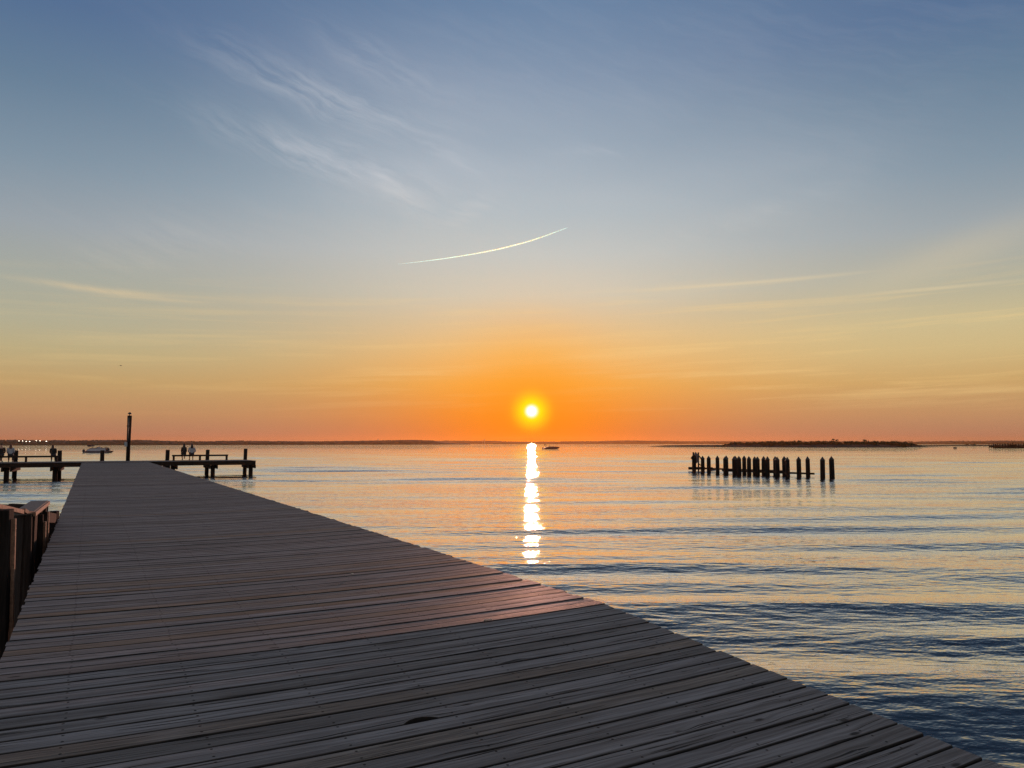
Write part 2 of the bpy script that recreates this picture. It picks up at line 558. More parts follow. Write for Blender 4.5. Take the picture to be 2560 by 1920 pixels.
    # low thin bars
    low = nt.comb(nt.m('MULTIPLY', az, 0.055), nt.m('MULTIPLY', nt.m('ADD', el, nt.m('MULTIPLY', az, -0.03)), 1.25), 0.0)
    bars = nt.noise(low, 1.0, 6, 0.62, 0.35)
    lw = nt.m('MULTIPLY', nt.rng(el, 1.2, 4.0, 0, 1, True), nt.rng(el, 8.5, 13.0, 1, 0, True))
    side_w = nt.rng(az, -34.0, 12.0, 0.35, 1.0)
    bars_w = nt.m('MULTIPLY', nt.m('MULTIPLY', nt.rng(bars, 0.50, 0.74), lw), nt.m('MULTIPLY', side_w, 0.42))
    c = nt.mix(bars_w, c, (*lin(250, 214, 146)[:3], 1))
    wl = nt.m('MULTIPLY', patch(-29.5, 10.0, 4.2, 0.22, -0.06), nt.rng(strand, 0.3, 0.6, 0.3, 1.0))
    c = nt.mix(nt.m('MULTIPLY', wl, 0.45), c, (*lin(238, 208, 160)[:3], 1))
    wr = nt.m('MAXIMUM', patch(16, 11.4, 7.5, 0.13, 0.02), nt.m('MULTIPLY', patch(27.5, 10.1, 4.5, 0.12, 0.0), 0.9))
    wr = nt.m('MAXIMUM', wr, nt.m('MULTIPLY', patch(29, 12.2, 6.0, 1.3, 0.28), 0.5))
    c = nt.mix(nt.m('MULTIPLY', wr, 0.34), c, (*lin(240, 216, 170)[:3], 1))

    # ---------------- the sun, its aureole and disc
    dot = nt.vm('DOT_PRODUCT', d, tuple(sd)).outputs['Value']
    th = nt.m('MULTIPLY', nt.m('ARCCOSINE', nt.m('MINIMUM', dot, 1.0)), 180 / math.pi)
    up = nt.m('SUBTRACT', el, math.degrees(SUN_EL))
    # a little wider above the sun than beside it
    g1 = nt.m('EXPONENT', nt.m('MULTIPLY', nt.m('POWER', nt.m('DIVIDE', th, 5.0), 1.9), -1.0))
    c = nt.mix(nt.m('MULTIPLY', g1, 0.97), c, nt.mix(nt.rng(up, -2.0, 4.5), (1.0, 0.225, 0.0, 1), (1.0, 0.42, 0.035, 1)))
    g2 = nt.m('EXPONENT', nt.m('MULTIPLY', nt.m('POWER', nt.m('DIVIDE', th, 1.12), 2.6), -1.0))
    c = nt.mix(g2, c, (1.2, 0.92, 0.0, 1))
    g3 = nt.m('EXPONENT', nt.m('MULTIPLY', nt.m('POWER', nt.m('DIVIDE', th, 0.47), 5.0), -1.0))
    c = nt.mix(1.0, c, nt.mix(g3, (0, 0, 0, 1), (0.15, 0.22, 0.90, 1)), 'ADD')
    g4 = nt.m('EXPONENT', nt.m('MULTIPLY', nt.m('POWER', nt.m('DIVIDE', th, 0.30), 4.0), -1.0))
    c = nt.mix(1.0, c, nt.mix(g4, (0, 0, 0, 1), (2.5, 2.2, 1.4, 1)), 'ADD')
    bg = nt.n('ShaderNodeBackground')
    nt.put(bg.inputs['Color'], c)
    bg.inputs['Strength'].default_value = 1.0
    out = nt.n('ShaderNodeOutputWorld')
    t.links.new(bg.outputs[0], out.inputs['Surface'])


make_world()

sl = bpy.data.lights.new('sun', 'SUN')
sl.energy = 2.0
sl.angle = R(0.45)
sl.color = (1.0, 0.46, 0.32)
so = bpy.data.objects.new('sun', sl)
COL.objects.link(so)
so.rotation_euler = Vector(-sd).to_track_quat('-Z', 'Y').to_euler()
so.location = (0, 60, 60)

cam = bpy.data.cameras.new('camera')
cam.sensor_width = 36.0
cam.lens = 36.0 * F / 2560.0
cam.clip_start = 0.05
cam.clip_end = 60000.0
co = bpy.data.objects.new('camera', cam)
COL.objects.link(co)
co.location = (0, 0, EYE)
co.rotation_euler = (math.pi / 2 + PITCH, 0, 0)
S.camera = co

# ------------------------------------------------------------------ water
def wave_sheet():
    fine = np.arange(-46, 46.001, 0.13)
    rest = np.arange(46 + 2.5, 314 - 0.1, 4.0)
    ang = np.radians(np.concatenate([fine, rest]))
    r = [0.3, 1.0, 2.0, 3.0]
    x = 4.0
    while x < 420:
        r.append(x)
        x *= 1.0046
    while x < 6000:
        r.append(x)
        x *= 1.06
    r.append(6000.0)
    r = np.array(r)
    A, Rr = np.meshgrid(ang, r)
    X, Y = Rr * np.sin(A), Rr * np.cos(A)
    Z = np.zeros_like(X)
    step = np.maximum(Rr * 0.0046, 0.02)
    # swell running in towards the shore, a little from the right
    comps = []
    for lam, th, a in ((3.6, -83.5, 0.022), (3.4, -90.5, 0.019), (4.4, -80.5, 0.013), (4.0, -87.5, 0.017), (2.9, -84.0, 0.014), (2.6, -92.0, 0.011), (2.2, -80.0, 0.0085), (1.8, -88.0, 0.006)):
        comps.append((lam, R(th), a * 1.14))
    for i in range(12):
        lam = 1.2 + 1.2 * rng.random()
        comps.append((lam, R(-87 + 6 * rng.normal()), 0.0013))
    for i in range(30):
        lam = 0.30 + 0.5 * rng.random()
        comps.append((lam, R(-89 + 20 * rng.normal()), 0.0011 * lam))
    # broad gusts: the swell comes in groups
    env = 0.92 + 0.22 * np.sin(X * 0.045 + Y * 0.11 + 1.0) + 0.18 * np.sin(-X * 0.08 + Y * 0.06 + 2.0)
    wander = 0.7 * np.sin(0.21 * X + 0.13 * Y) + 0.5 * np.sin(-0.37 * X + 0.09 * Y + 1.3) + 0.35 * np.sin(0.09 * X - 0.31 * Y + 0.4)
    for lam, th, a in comps:
        k = 2 * math.pi / lam
        ph = rng.random() * 6.283
        f = np.clip((lam / step - 2.5) / 3.0, 0, 1)
        arg = k * (X * math.cos(th) + Y * math.sin(th)) + ph + wander * min(1.0, lam / 3.0)
        e = env if lam > 1.0 else 1.0
        Z += a * f * e * (np.sin(arg) - 0.20 * np.cos(2 * arg))
    # wakes left by the two boats
    for (x0, y0, x1, y1, hgt) in ((20, 1131.3, 206, 1131.3, 0.10), (1180, 1123.6, 1359, 1122.4, 0.12), (2440, 1119.6, 2520, 1119.2, 0.07)):
        p, q = on_plane(x0, y0), on_plane(x1, y1)
        dx, dy = q.x - p.x, q.y - p.y
        L2 = dx * dx + dy * dy
        t = ((X - p.x) * dx + (Y - p.y) * dy) / L2
        tt = np.clip(t, 0, 1)
        dist = np.hypot(X - p.x - tt * dx, Y - p.y - tt * dy)
        Z += hgt * (0.3 + 0.7 * tt) * np.exp(-(dist / 1.3) ** 2)
    Z *= np.clip((Rr - 3) / 2, 0, 1)
    nr, na = X.shape
    co_ = np.stack([X, Y, Z], -1).reshape(-1, 3)
    idx = np.arange(nr * na).reshape(nr, na)
    a = idx[:-1, :]; b = idx[1:, :]
    a2 = np.roll(a, -1, 1); b2 = np.roll(b, -1, 1)
    quads = np.stack([a, b, b2, a2], -1).reshape(-1, 4)
    quads = quads[:, ::-1]
    me = bpy.data.meshes.new('water')
    me.vertices.add(len(co_))
    me.vertices.foreach_set('co', co_.astype(np.float32).ravel())
    me.loops.add(quads.size)
    me.loops.foreach_set('vertex_index', quads.ravel().astype(np.int32))
    me.polygons.add(len(quads))
    me.polygons.foreach_set('loop_start', (np.arange(len(quads)) * 4).astype(np.int32))
    me.polygons.foreach_set('use_smooth', np.ones(len(quads), dtype=bool))
    me.update(calc_edges=True)
    me.validate()
    me.materials.append(M['water'])
    o = bpy.data.objects.new('water', me)
    COL.objects.link(o)
    if me.polygons[5000].normal.z < 0:
        me.flip_normals()
    tag(o, kind='structure')
    return o


wave_sheet()

# ------------------------------------------------------------------ the pier
W0, W1 = -0.44, 3.87
WC, WH = (W0 + W1) / 2, (W1 - W0) / 2
PITCHB, BW, TH = 0.150, 0.1368, 0.038
SEAM, RAMP = 5.40, 0.055
SKEW = 0.022
HEAD0, HEAD1 = 63.1, 67.6


def walk_z(t, w):
    z = DECK
    if t < SEAM:
        z -= (SEAM - t) * RAMP
    q = max(0.0, 1 - ((w - WC) / WH) ** 2)
    return z - 0.026 * q * (1.0 if t < 20 else 20.0 / t)


def boards(name, t0, t1, wa, wb, zf, skew, parent, seg, jit=0.012, notches=()):
    """one mesh of separate boards lying across the pier between t0 and t1"""
    V, Fc, UVb, UVa, TN = [], [], [], [], []
    n = int(round((t1 - t0) / PITCHB))
    for k in range(n):
        ta = t0 + k * PITCHB
        if callable(wa):
            a_, b_ = wa(ta), wb(ta)
        else:
            a_, b_ = wa, wb
        a_ += random.gauss(0, jit * 0.6)
        b_ += random.gauss(0, jit)
        if random.random() < 0.06:
            b_ += random.uniform(0.01, 0.03)
        bw = BW + random.gauss(0, 0.0016)
        rot = random.gauss(0, 0.0008)
        dz = random.gauss(0, 0.0014)
        tilt = random.gauss(0, 0.008)
        tone = (random.random(), min(1, max(0, random.gauss(0.46, 0.22))) if random.random() > 0.05 else random.uniform(0.88, 1.0), random.random())
        u0 = random.uniform(0, 40)
        st = [a_ + (b_ - a_) * i / seg for i in range(seg + 1)]
        nt_ = [q for q in notches if ta - 0.02 < q[0] < ta + PITCHB - 0.02]
        for q in nt_:
            st += [q[1] + q[2] * f for f in (-1, -0.8, -0.5, -0.15, 0.25, 0.6, 0.85, 1)]
        st.sort()
        bev = 0.005
        prof = [(0, -TH), (0, -bev), (bev, 0), (bw * 0.33, 0.0006), (bw * 0.67, 0.0006), (bw - bev, 0), (bw, -bev), (bw, -TH)]
        base = len(V)
        npf = len(prof)
        for w in st:
            cut = 0.0
            for q in nt_:
                f = abs(w - q[1]) / q[2]
                if f < 1:
                    cut = q[3] * (1 - f ** 2.2)
            for j, (pv, pz) in enumerate(prof):
                if j < 4:
                    pv2 = max(pv, pv + cut * (1 - pv / (bw * 0.5)))
                else:
                    pv2 = pv
                t = ta + pv2 + skew * (w - WC) + rot * (w - WC)
                z = zf(ta + pv2, w) + pz + dz + tilt * (pv2 - bw / 2)
                p = pier(t, w, z)
                V.append(p)
                pu = pv if j < 3 else pv2
                UVb.append((u0 + w, pu))
                UVa.append((w, pu))
                TN.append(tone)
        ns = len(st)
        for i in range(ns - 1):
            for j in range(npf):
                j2 = (j + 1) % npf
                Fc.append((base + i * npf + j, base + i * npf + j2, base + (i + 1) * npf + j2, base + (i + 1) * npf + j))
        Fc.append(tuple(base + j for j in range(npf))[::-1])
        Fc.append(tuple(base + (ns - 1) * npf + j for j in range(npf)))
    me = bpy.data.meshes.new(name)
    me.from_pydata(V, [], Fc)
    l1 = me.uv_layers.new(name='board')
    l2 = me.uv_layers.new(name='absolute')
    at = me.attributes.new('tone', 'FLOAT_VECTOR', 'POINT')
    at.data.foreach_set('vector', np.array(TN, dtype=np.float32).ravel())
    li = np.zeros(len(me.loops), dtype=np.int32)
    me.loops.foreach_get('vertex_index', li)
    l1.data.foreach_set('uv', np.array(UVb, dtype=np.float32)[li].ravel())
    l2.data.foreach_set('uv', np.array(UVa, dtype=np.float32)[li].ravel())
    bm = bmesh.new()
    bm.from_mesh(me)
    bmesh.ops.recalc_face_normals(bm, faces=bm.faces)
    bm.to_mesh(me)
    bm.free()
    me.materials.append(M['deck'])
    o = bpy.data.objects.new(name, me)
    COL.objects.link(o)
    o.parent = parent
    return o


wp = empty('wooden_pier', (0, 0, 0))
tag(wp, 'long weathered plank pier running out from the foreground to a T shaped head', 'pier')

# the bitten-out hole at a board edge in the foreground (photo 1050, 1790)
_r = ray(1050, 1796)
_t = (DECK - SEAM * RAMP - 0.02 - EYE) / (_r.z - (_r.x * AX.x + _r.y * AX.y) * RAMP)
_p = _r * _t
_hs, _hw = _p.x * AX.x + _p.y * AX.y, _p.x * RX.x + _p.y * RX.y
_ht = _hs - SKEW * (_hw - WC)
_k = math.floor((_ht - SEAM) / PITCHB + 0.35)
hole = (SEAM + _k * PITCHB + 0.02, _hw, 0.10, 0.050)

ramp_t0 = SEAM - 75 * PITCHB
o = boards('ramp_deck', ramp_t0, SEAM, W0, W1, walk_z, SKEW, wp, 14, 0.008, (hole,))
tag(o, 'near ramp boards in bluish grey shade')
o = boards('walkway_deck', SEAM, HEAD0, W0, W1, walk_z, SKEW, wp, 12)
tag(o, 'level walkway boards catching pinkish low sun')
HEAD_L, HEAD_R = -13.0, w_at(640, HEAD0 + 0.2, 0)
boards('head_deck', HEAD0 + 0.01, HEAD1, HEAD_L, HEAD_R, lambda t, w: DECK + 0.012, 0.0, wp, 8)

for s_ in (W0 + 0.05, W1 - 0.05):
    mb = MB()
    mb.bar(pier(ramp_t0 + 0.2, s_, DECK - 0.19 - (SEAM - ramp_t0) * RAMP), pier(SEAM, s_, DECK - 0.19), 0.05, 0.22)
    mb.bar(pier(SEAM, s_, DECK - 0.18), pier(HEAD0 - 0.02, s_, DECK - 0.18), 0.05, 0.24)
    mb.build('side_beam', M['timber'], wp)
for s_, nm in ((HEAD0 + 0.06, 'fascia_beam'), (HEAD1 - 0.06, 'fascia_beam')):
    MB().bar(pier(s_, HEAD_L, DECK - 0.170), pier(s_, HEAD_R - 0.02, DECK - 0.170), 0.07, 0.27).build(nm, M['timber'], wp)
MB().bar(pier(HEAD0 + 0.11, HEAD_R - 0.06, DECK - 0.172), pier(HEAD1 - 0.11, HEAD_R - 0.06, DECK - 0.172), 0.07, 0.26).build('fascia_beam', M['timber'], wp)
mb = MB()
for i in range(5):
    s_ = HEAD0 + 0.5 + i * 0.85
    mb.bar(pier(s_, HEAD_L + 0.2, DECK - 0.165), pier(s_, HEAD_R - 0.12, DECK - 0.165), 0.06, 0.24)
mb.build('joists', M['timber'], wp)
mb = MB()
for i in range(4):
    w_ = W0 + 0.8 + i * 0.9
    mb.bar(pier(SEAM + 0.05, w_, DECK - 0.19), pier(HEAD0 - 0.05, w_, DECK - 0.19), 0.05, 0.22)
    mb.bar(pier(ramp_t0 + 0.3, w_, DECK - 0.2 - (SEAM - ramp_t0) * RAMP), pier(SEAM - 0.02, w_, DECK - 0.2), 0.05, 0.22)
mb.build('stringers', M['timber'], wp)


def pile_mesh(mb, s, w, z0, z1, r, lean=0.0):
    n = 12
    rr = random.Random(int(s * 100 + w * 10))
    pts, rad = [], []
    for i in range(6):
        f = i / 5
        pts.append(pier(s, w + lean * f, z0 + (z1 - z0) * f))
        rad.append(r * (1.06 - 0.10 * f) * (1 + rr.uniform(-0.03, 0.03)))
    mb.tube(pts, rad, n)
    return mb


# bents under the head: a pair of piles and a cap beam; the far pile of each rises above the deck
for (pxn, pxf, pxu, top) in ((20, 37, 41.5, 1126), (141, 152, 150.5, 1126), (257, None, 257, 1125.5), (434, 418, 420, 1124.5),
                             (534, 517, 520, 1124), (628.5, 612, 614.6, 1121.5)):
    sn, sf = HEAD0 + 0.45, HEAD1 + 0.17
    wf = w_at(pxu, sf, 0)
    P_ = pier(sf, wf, 0)
    zt = EYE - (top - HY) / F * P_.y
    wn = w_at(pxn, sn, 0)
    lean = 0.0
    wfb = w_at(pxf, sf, 0) if pxf else wf
    pile_mesh(MB(), sf, wfb, -2.5, zt, 0.155, wf - wfb).build('mooring_pile', M['pile'], wp)
    pile_mesh(MB(), sn, wn, -2.5, DECK - 0.32, 0.165).build('support_pile', M['pile'], wp)
    MB().bar(pier(HEAD0 + 0.02, wn - 0.26, DECK - 0.45), pier(HEAD1 - 0.15, wf - 0.30, DECK - 0.45), 0.10, 0.27).build('cap_beam', M['timber'], wp)
    MB().bar(pier(HEAD0 + 0.02, wn + 0.26, DECK - 0.45), pier(HEAD1 - 0.15, wf + 0.30, DECK - 0.45), 0.10, 0.27).build('cap_beam', M['timber'], wp)
# the walkway's own bents
mpile = None
for i in range(11):
    s_ = 8.0 + i * 5.2
    for w_ in (W0 + 0.30, W1 - 0.32):
        pile_mesh(MB(), s_, w_, -2.5, DECK - 0.42, 0.14).build('support_pile', M['pile'], wp)
    MB().bar(pier(s_, W0 + 0.1, DECK - 0.36), pier(s_, W1 - 0.1, DECK - 0.36), 0.16, 0.12).build('cap_beam', M['timber'], wp)

# ------------------------------------------------------------------ lamp post, benches
ls = HEAD1 - 0.35
lw = w_at(321.2, ls, 0)
lp = pier(ls, lw, DECK + 0.012)
lamp = empty('lamp_post', lp)
tag(lamp, 'tall dark timber lamp post with small mushroom cap at the pier head', 'lamp post')
hgt = (1151.5 - 1039) / F * lp.y
mb = MB()
mb.tube([(0, 0, -0.01), (0.0, 0, hgt * 0.3), (0.01, 0, hgt * 0.7), (0.01, 0, hgt)], [0.15, 0.145, 0.15, 0.165], 14)
post = mb.build('post', M['pile'], lamp)
MB().box((0.05, -0.10, hgt * 0.77), (0.30, 0.16, 0.10)).build('collar', M['timber'], lamp, 0.01)
mb = MB()
mb.tube([(0.01, 0, hgt), (0.01, 0, hgt + 0.12)], 0.035, 8)
mb.build('stem', M['darkmetal'], lamp)
MB().lathe((0.01, 0, hgt + 0.11), [(0.13, 0.0), (0.135, 0.03), (0.11, 0.09), (0.06, 0.135), (0.01, 0.15)], 14).build('lamp_cap', M['darkmetal'], lamp)
MB().box((-0.10, -0.19, hgt * 0.365), (0.20, 0.12, 0.36)).build('switch_box', M['metal'], lamp, 0.01)
MB().tube([(0.03, -0.165, hgt * 0.42), (0.045, -0.17, hgt * 0.95)], 0.018, 6).build('conduit', M['conduit'], lamp)


def bench(px0, px1, legs, s, label):
    wa, wb = w_at(px0, s, 0), w_at(px1, s, 0)
    root = empty('bench', pier(s, (wa + wb) / 2, DECK + 0.012), math.atan2(RX.y, RX.x))
    tag(root, label, 'bench', 'plain plank benches on the pier head')
    L = wb - wa
    mb = MB()
    for i in range(3):
        mb.box((0, -0.125 + 0.125 * i, 0.43), (L, 0.115, 0.045))
    mb.build('seat', M['timber'], root, 0.004)
    mb = MB()
    mb.box((0, -0.150, 0.365), (L - 0.04, 0.04, 0.085)).box((0, 0.150, 0.365), (L - 0.04, 0.04, 0.085))
    mb.build('seat_beam', M['timber'], root)
    for lx in legs:
        x = w_at(lx, s, 0) - (wa + wb) / 2
        MB().box((x, 0, 0.161), (0.14, 0.24, 0.322)).build('leg', M['timber'], root, 0.004)
    return root


BS = HEAD1 - 1.15
bench(431, 571, (435.5, 501, 567.5), BS, 'bare timber plank bench with two seated people, right of the lamp post')
bench(-95, 148, (-90, -14, 67, 143), BS, 'bare timber plank bench left of the lamp post, cut off by the frame edge')

# ------------------------------------------------------------------ people
def skin_mesh(name, verts, edges, mat, parent, sub=2, extra=None, root=0):
    bm = bmesh.new()
    lay = bm.verts.layers.skin.verify()
    bv = []
    for i, (p, r) in enumerate(verts):
        v = bm.verts.new(p)
        rr = r if isinstance(r, tuple) else (r, r)
        v[lay].radius = rr
        v[lay].use_root = (i == root)
        bv.append(v)
    for a, b in edges:
        bm.edges.new((bv[a], bv[b]))
    me = bpy.data.meshes.new(name)
    bm.to_mesh(me)
    bm.free()
    o = bpy.data.objects.new(name, me)
    COL.objects.link(o)
    k = o.modifiers.new('skin', 'SKIN')
    k.use_smooth_shade = True
    s = o.modifiers.new('sub', 'SUBSURF')
    s.levels = s.render_levels = sub
    dg = bpy.context.evaluated_depsgraph_get()
    dg.update()
    ev = o.evaluated_get(dg)
    m2 = bpy.data.meshes.new_from_object(ev, depsgraph=dg)
    o.modifiers.clear()
    o.data = m2
    bpy.data.meshes.remove(me)
    if extra is not None:
        bm = bmesh.new()
        bm.from_mesh(m2)
        bme = extra.bm
        bmesh.ops.recalc_face_normals(bme, faces=bme.faces)
        tmp = bpy.data.meshes.new('tmp')
        bme.to_mesh(tmp)
        bme.free()
        bm.from_mesh(tmp)
        bpy.data.meshes.remove(tmp)
        bm.to_mesh(m2)
        bm.free()
    m2.materials.clear()
    m2.materials.append(mat)
    for p in m2.polygons:
        p.use_smooth = True
    o.parent = parent
    return o


def hand_fingers(mb, wrist, d, side, nrm):
    """four fingers and a thumb rooted in the palm"""
    d = d.normalized()
    x = d.cross(nrm).normalized()
    for i, (off, ln) in enumerate(((-0.030, 0.068), (-0.010, 0.078), (0.010, 0.073), (0.029, 0.058))):
        a = wrist + d * 0.075 + x * off
        b = a + d * ln * 0.5 - nrm * 0.006
        c = b + d * ln * 0.42 - nrm * 0.024
        mb.tube([a - d * 0.03, a, b, c], [0.009, 0.0095, 0.0085, 0.0065], 6)
    a = wrist + d * 0.03 + x * side * 0.03
    mb.tube([a, a + d * 0.03 + x * side * 0.03, a + d * 0.065 + x * side * 0.033 - nrm * 0.01], [0.011, 0.0105, 0.0075], 6)


def sitter(loc, rz, label, hair, hair_len, top, bottom, feet='down', lean=0.0, head_dx=0.0, scale=1.0, skirt=False, arm_out=0.0, build=1.0, hat=False):
    """a person seated facing +Y, seat surface at z = 0.465"""
    root = empty('person', loc, rz)
    root.scale = (scale, scale, scale)
    tag(root, label, 'person')
    sx = 0.165 * build
    H = Vector((0, 0.0, 0.56))
    chest = Vector((lean * 0.6, 0.03, 0.86))
    neck = Vector((lean, 0.035, 1.06))
    head = Vector((lean + head_dx, 0.05, 1.205))
    V = [(H, (0.150 * build, 0.115)), (Vector((lean * 0.3, 0.015, 0.72)), (0.128 * build, 0.098)), (chest, (0.150 * build, 0.108)),
         (Vector((lean * .9, 0.035, 0.995)), (0.105 * build, 0.075)), (neck, (0.052, 0.054)), (Vector((lean + head_dx * 0.6, 0.045, 1.12)), (0.060, 0.068)),
         (head, (0.078, 0.096)), (head + Vector((0, 0, 0.085)), (0.055, 0.068))]
    E = [(0, 1), (1, 2), (2, 3), (3, 4), (4, 5), (5, 6), (6, 7)]
    ex = MB()
    # face: nose and ears
    ex.blob(head + Vector((0, 0.104, -0.025)), (0.013, 0.020, 0.024), 1, 0.0)
    ex.blob(head + Vector((0.078, 0.0, -0.02)), (0.010, 0.020, 0.030), 1, 0.0)
    ex.blob(head + Vector((-0.078, 0.0, -0.02)), (0.010, 0.020, 0.030), 1, 0.0)
    ex.blob(head + Vector((0, 0.094, -0.062)), (0.024, 0.008, 0.007), 1, 0.0)
    for e_ in (-0.032, 0.032):
        ex.blob(head + Vector((e_, 0.088, 0.012)), (0.013, 0.008, 0.008), 1, 0.0)
    LV = [(H, (0.14, 0.11))]
    LE = []
    FV, FE = [], []
    for k in (-1, 1):
        n = len(V)
        sh = Vector((k * sx + lean, 0.03, 0.985))
        el = Vector((k * (0.205 * build + arm_out) + lean * 0.6, 0.03, 0.735))
        wr = Vector((k * (0.15 + arm_out * 0.3), 0.23, 0.62))
        pm = wr + Vector((-k * 0.02, 0.06, -0.01))
        V += [(sh, 0.062), (el, 0.044), (wr, 0.030), (pm, (0.036, 0.020))]
        E += [(3, n), (n, n + 1), (n + 1, n + 2), (n + 2, n + 3)]
        hand_fingers(ex, wr, pm - wr, -k, Vector((0, 0, 1)))
        n2 = len(V)
        hip = Vector((k * 0.095, 0.03, 0.555))
        kn = Vector((k * 0.125, 0.43, 0.545))
        if feet == 'crossed':
            an = Vector((-k * 0.05, 0.22 + 0.05 * k, 0.10))
            toe = Vector((-k * 0.10, 0.38 + 0.05 * k, 0.04))
        elif feet == 'tucked':
            an = Vector((k * 0.08, 0.16 + 0.13 * k, 0.10 + (0.10 if k > 0 else 0)))
            toe = an + Vector((0.02 * k, 0.17, -0.05))
        else:
            an = Vector((k * 0.115, 0.34, 0.085))
            toe = Vector((k * 0.14, 0.52, 0.04))
        cf = kn.lerp(an, 0.35) + Vector((0, -0.03, 0))
        V += [(hip, 0.088), (kn, 0.060), (cf, 0.054), (an, 0.036), (toe, (0.040, 0.024))]
        E += [(0, n2), (n2, n2 + 1), (n2 + 1, n2 + 2), (n2 + 2, n2 + 3), (n2 + 3, n2 + 4)]
        m0 = len(LV)
        LV += [(hip, 0.099), (hip.lerp(kn, 0.6), 0.082), (kn, 0.070)] + ([] if skirt else [(cf, 0.064), (an + Vector((0, 0, 0.03)), 0.048)])
        LE += [(0, m0), (m0, m0 + 1), (m0 + 1, m0 + 2)] + ([] if skirt else [(m0 + 2, m0 + 3), (m0 + 3, m0 + 4)])
        fb = len(FV)
        skin_mesh('shoe', [(an + Vector((0, -0.02, -0.03)), 0.045), (an.lerp(toe, 0.5), (0.046, 0.036)), (toe, (0.046, 0.028))], [(0, 1), (1, 2)], M['shoe'], root, 1)
    skin_mesh('body', V, E, M['skin'], root, 2, ex)
    skin_mesh('trousers' if not skirt else 'skirt', LV, LE, bottom, root, 2)
    # the top, a little larger than the body under it
    TV = [(H + Vector((0, 0, -0.02)), (0.172 * build, 0.135)), (Vector((lean * 0.3, 0.015, 0.72)), (0.150 * build, 0.118)), (chest, (0.168 * build, 0.125)),
          (Vector((lean * .9, 0.035, 0.995)), (0.118 * build, 0.086)), (Vector((lean, 0.035, 1.045)), (0.066, 0.066))]
    TE = [(0, 1), (1, 2), (2, 3), (3, 4)]
    for k in (-1, 1):
        n = len(TV)
        sh = Vector((k * sx + lean, 0.03, 0.985))
        el = Vector((k * (0.205 * build + arm_out) + lean * 0.6, 0.03, 0.735))
        wr = Vector((k * (0.15 + arm_out * 0.3), 0.23, 0.62))
        TV += [(sh, 0.076), (el, 0.060), (el.lerp(wr, 0.85), 0.046)]
        TE += [(3, n), (n, n + 1), (n + 1, n + 2)]
    skin_mesh('top', TV, TE, top, root, 2)
    # hair: cap and fall
    HV = [(head + Vector((0, -0.005, 0.105)), (0.05, 0.06)), (head + Vector((0, -0.022, 0.055)), (0.086, 0.092)), (head + Vector((0, -0.038, -0.01)), (0.090, 0.080))]
    HE = [(0, 1), (1, 2)]
    if hair_len > 0:
        m0 = len(HV)
        HV += [(head + Vector((0, -0.06, -0.11)), (0.108, 0.066)), (head + Vector((0, -0.095, -0.11 - hair_len * 0.5)), (0.118, 0.060)),
               (head + Vector((0.01, -0.10, -0.11 - hair_len)), (0.085, 0.040))]
        HE += [(2, m0), (m0, m0 + 1), (m0 + 1, m0 + 2)]
    skin_mesh('hair', HV, HE, hair, root, 2)
    return root


FACE = math.atan2(RX.y, RX.x)


def seat_at(px, dz=0.0):
    p = pier(BS - 0.02, w_at(px, BS - 0.02, 0), DECK + 0.012 + dz)
    return p


sitter(seat_at(3.5), FACE, 'person in black with short dark hair, half cut off by the left frame edge', M['hair_dark'], 0.0, M['black_cloth'], M['denim'],
       'crossed', 0.0, 0.01, 1.02, build=1.18)
sitter(seat_at(27.5), FACE, 'person in a white sleeveless looking top with auburn hair on the left bench', M['hair_auburn'], 0.14, M['bluegrey_cloth'], M['denim'],
       'down', 0.0, 0.0, 1.0, build=1.02)
sitter(seat_at(134.5), FACE, 'person in dark clothes sitting alone at the right end of the left bench', M['hair_dark'], 0.34, M['black_cloth'], M['denim'],
       'down', -0.02, -0.03, 0.95)
sitter(seat_at(460.5), FACE, 'slim person in black with long dark hair on the right bench', M['hair_dark'], 0.42, M['black_cloth'], M['black_cloth'],
       'tucked', 0.0, 0.01, 1.02, build=0.84, skirt=True)
sitter(seat_at(480.5), FACE, 'person in a loose pale top with dark brown hair on the right bench', M['hair_dark'], 0.16, M['bluegrey_cloth'], M['denim'],
       'down', 0.0, 0.0, 1.0, build=1.12, skirt=True, arm_out=0.03)

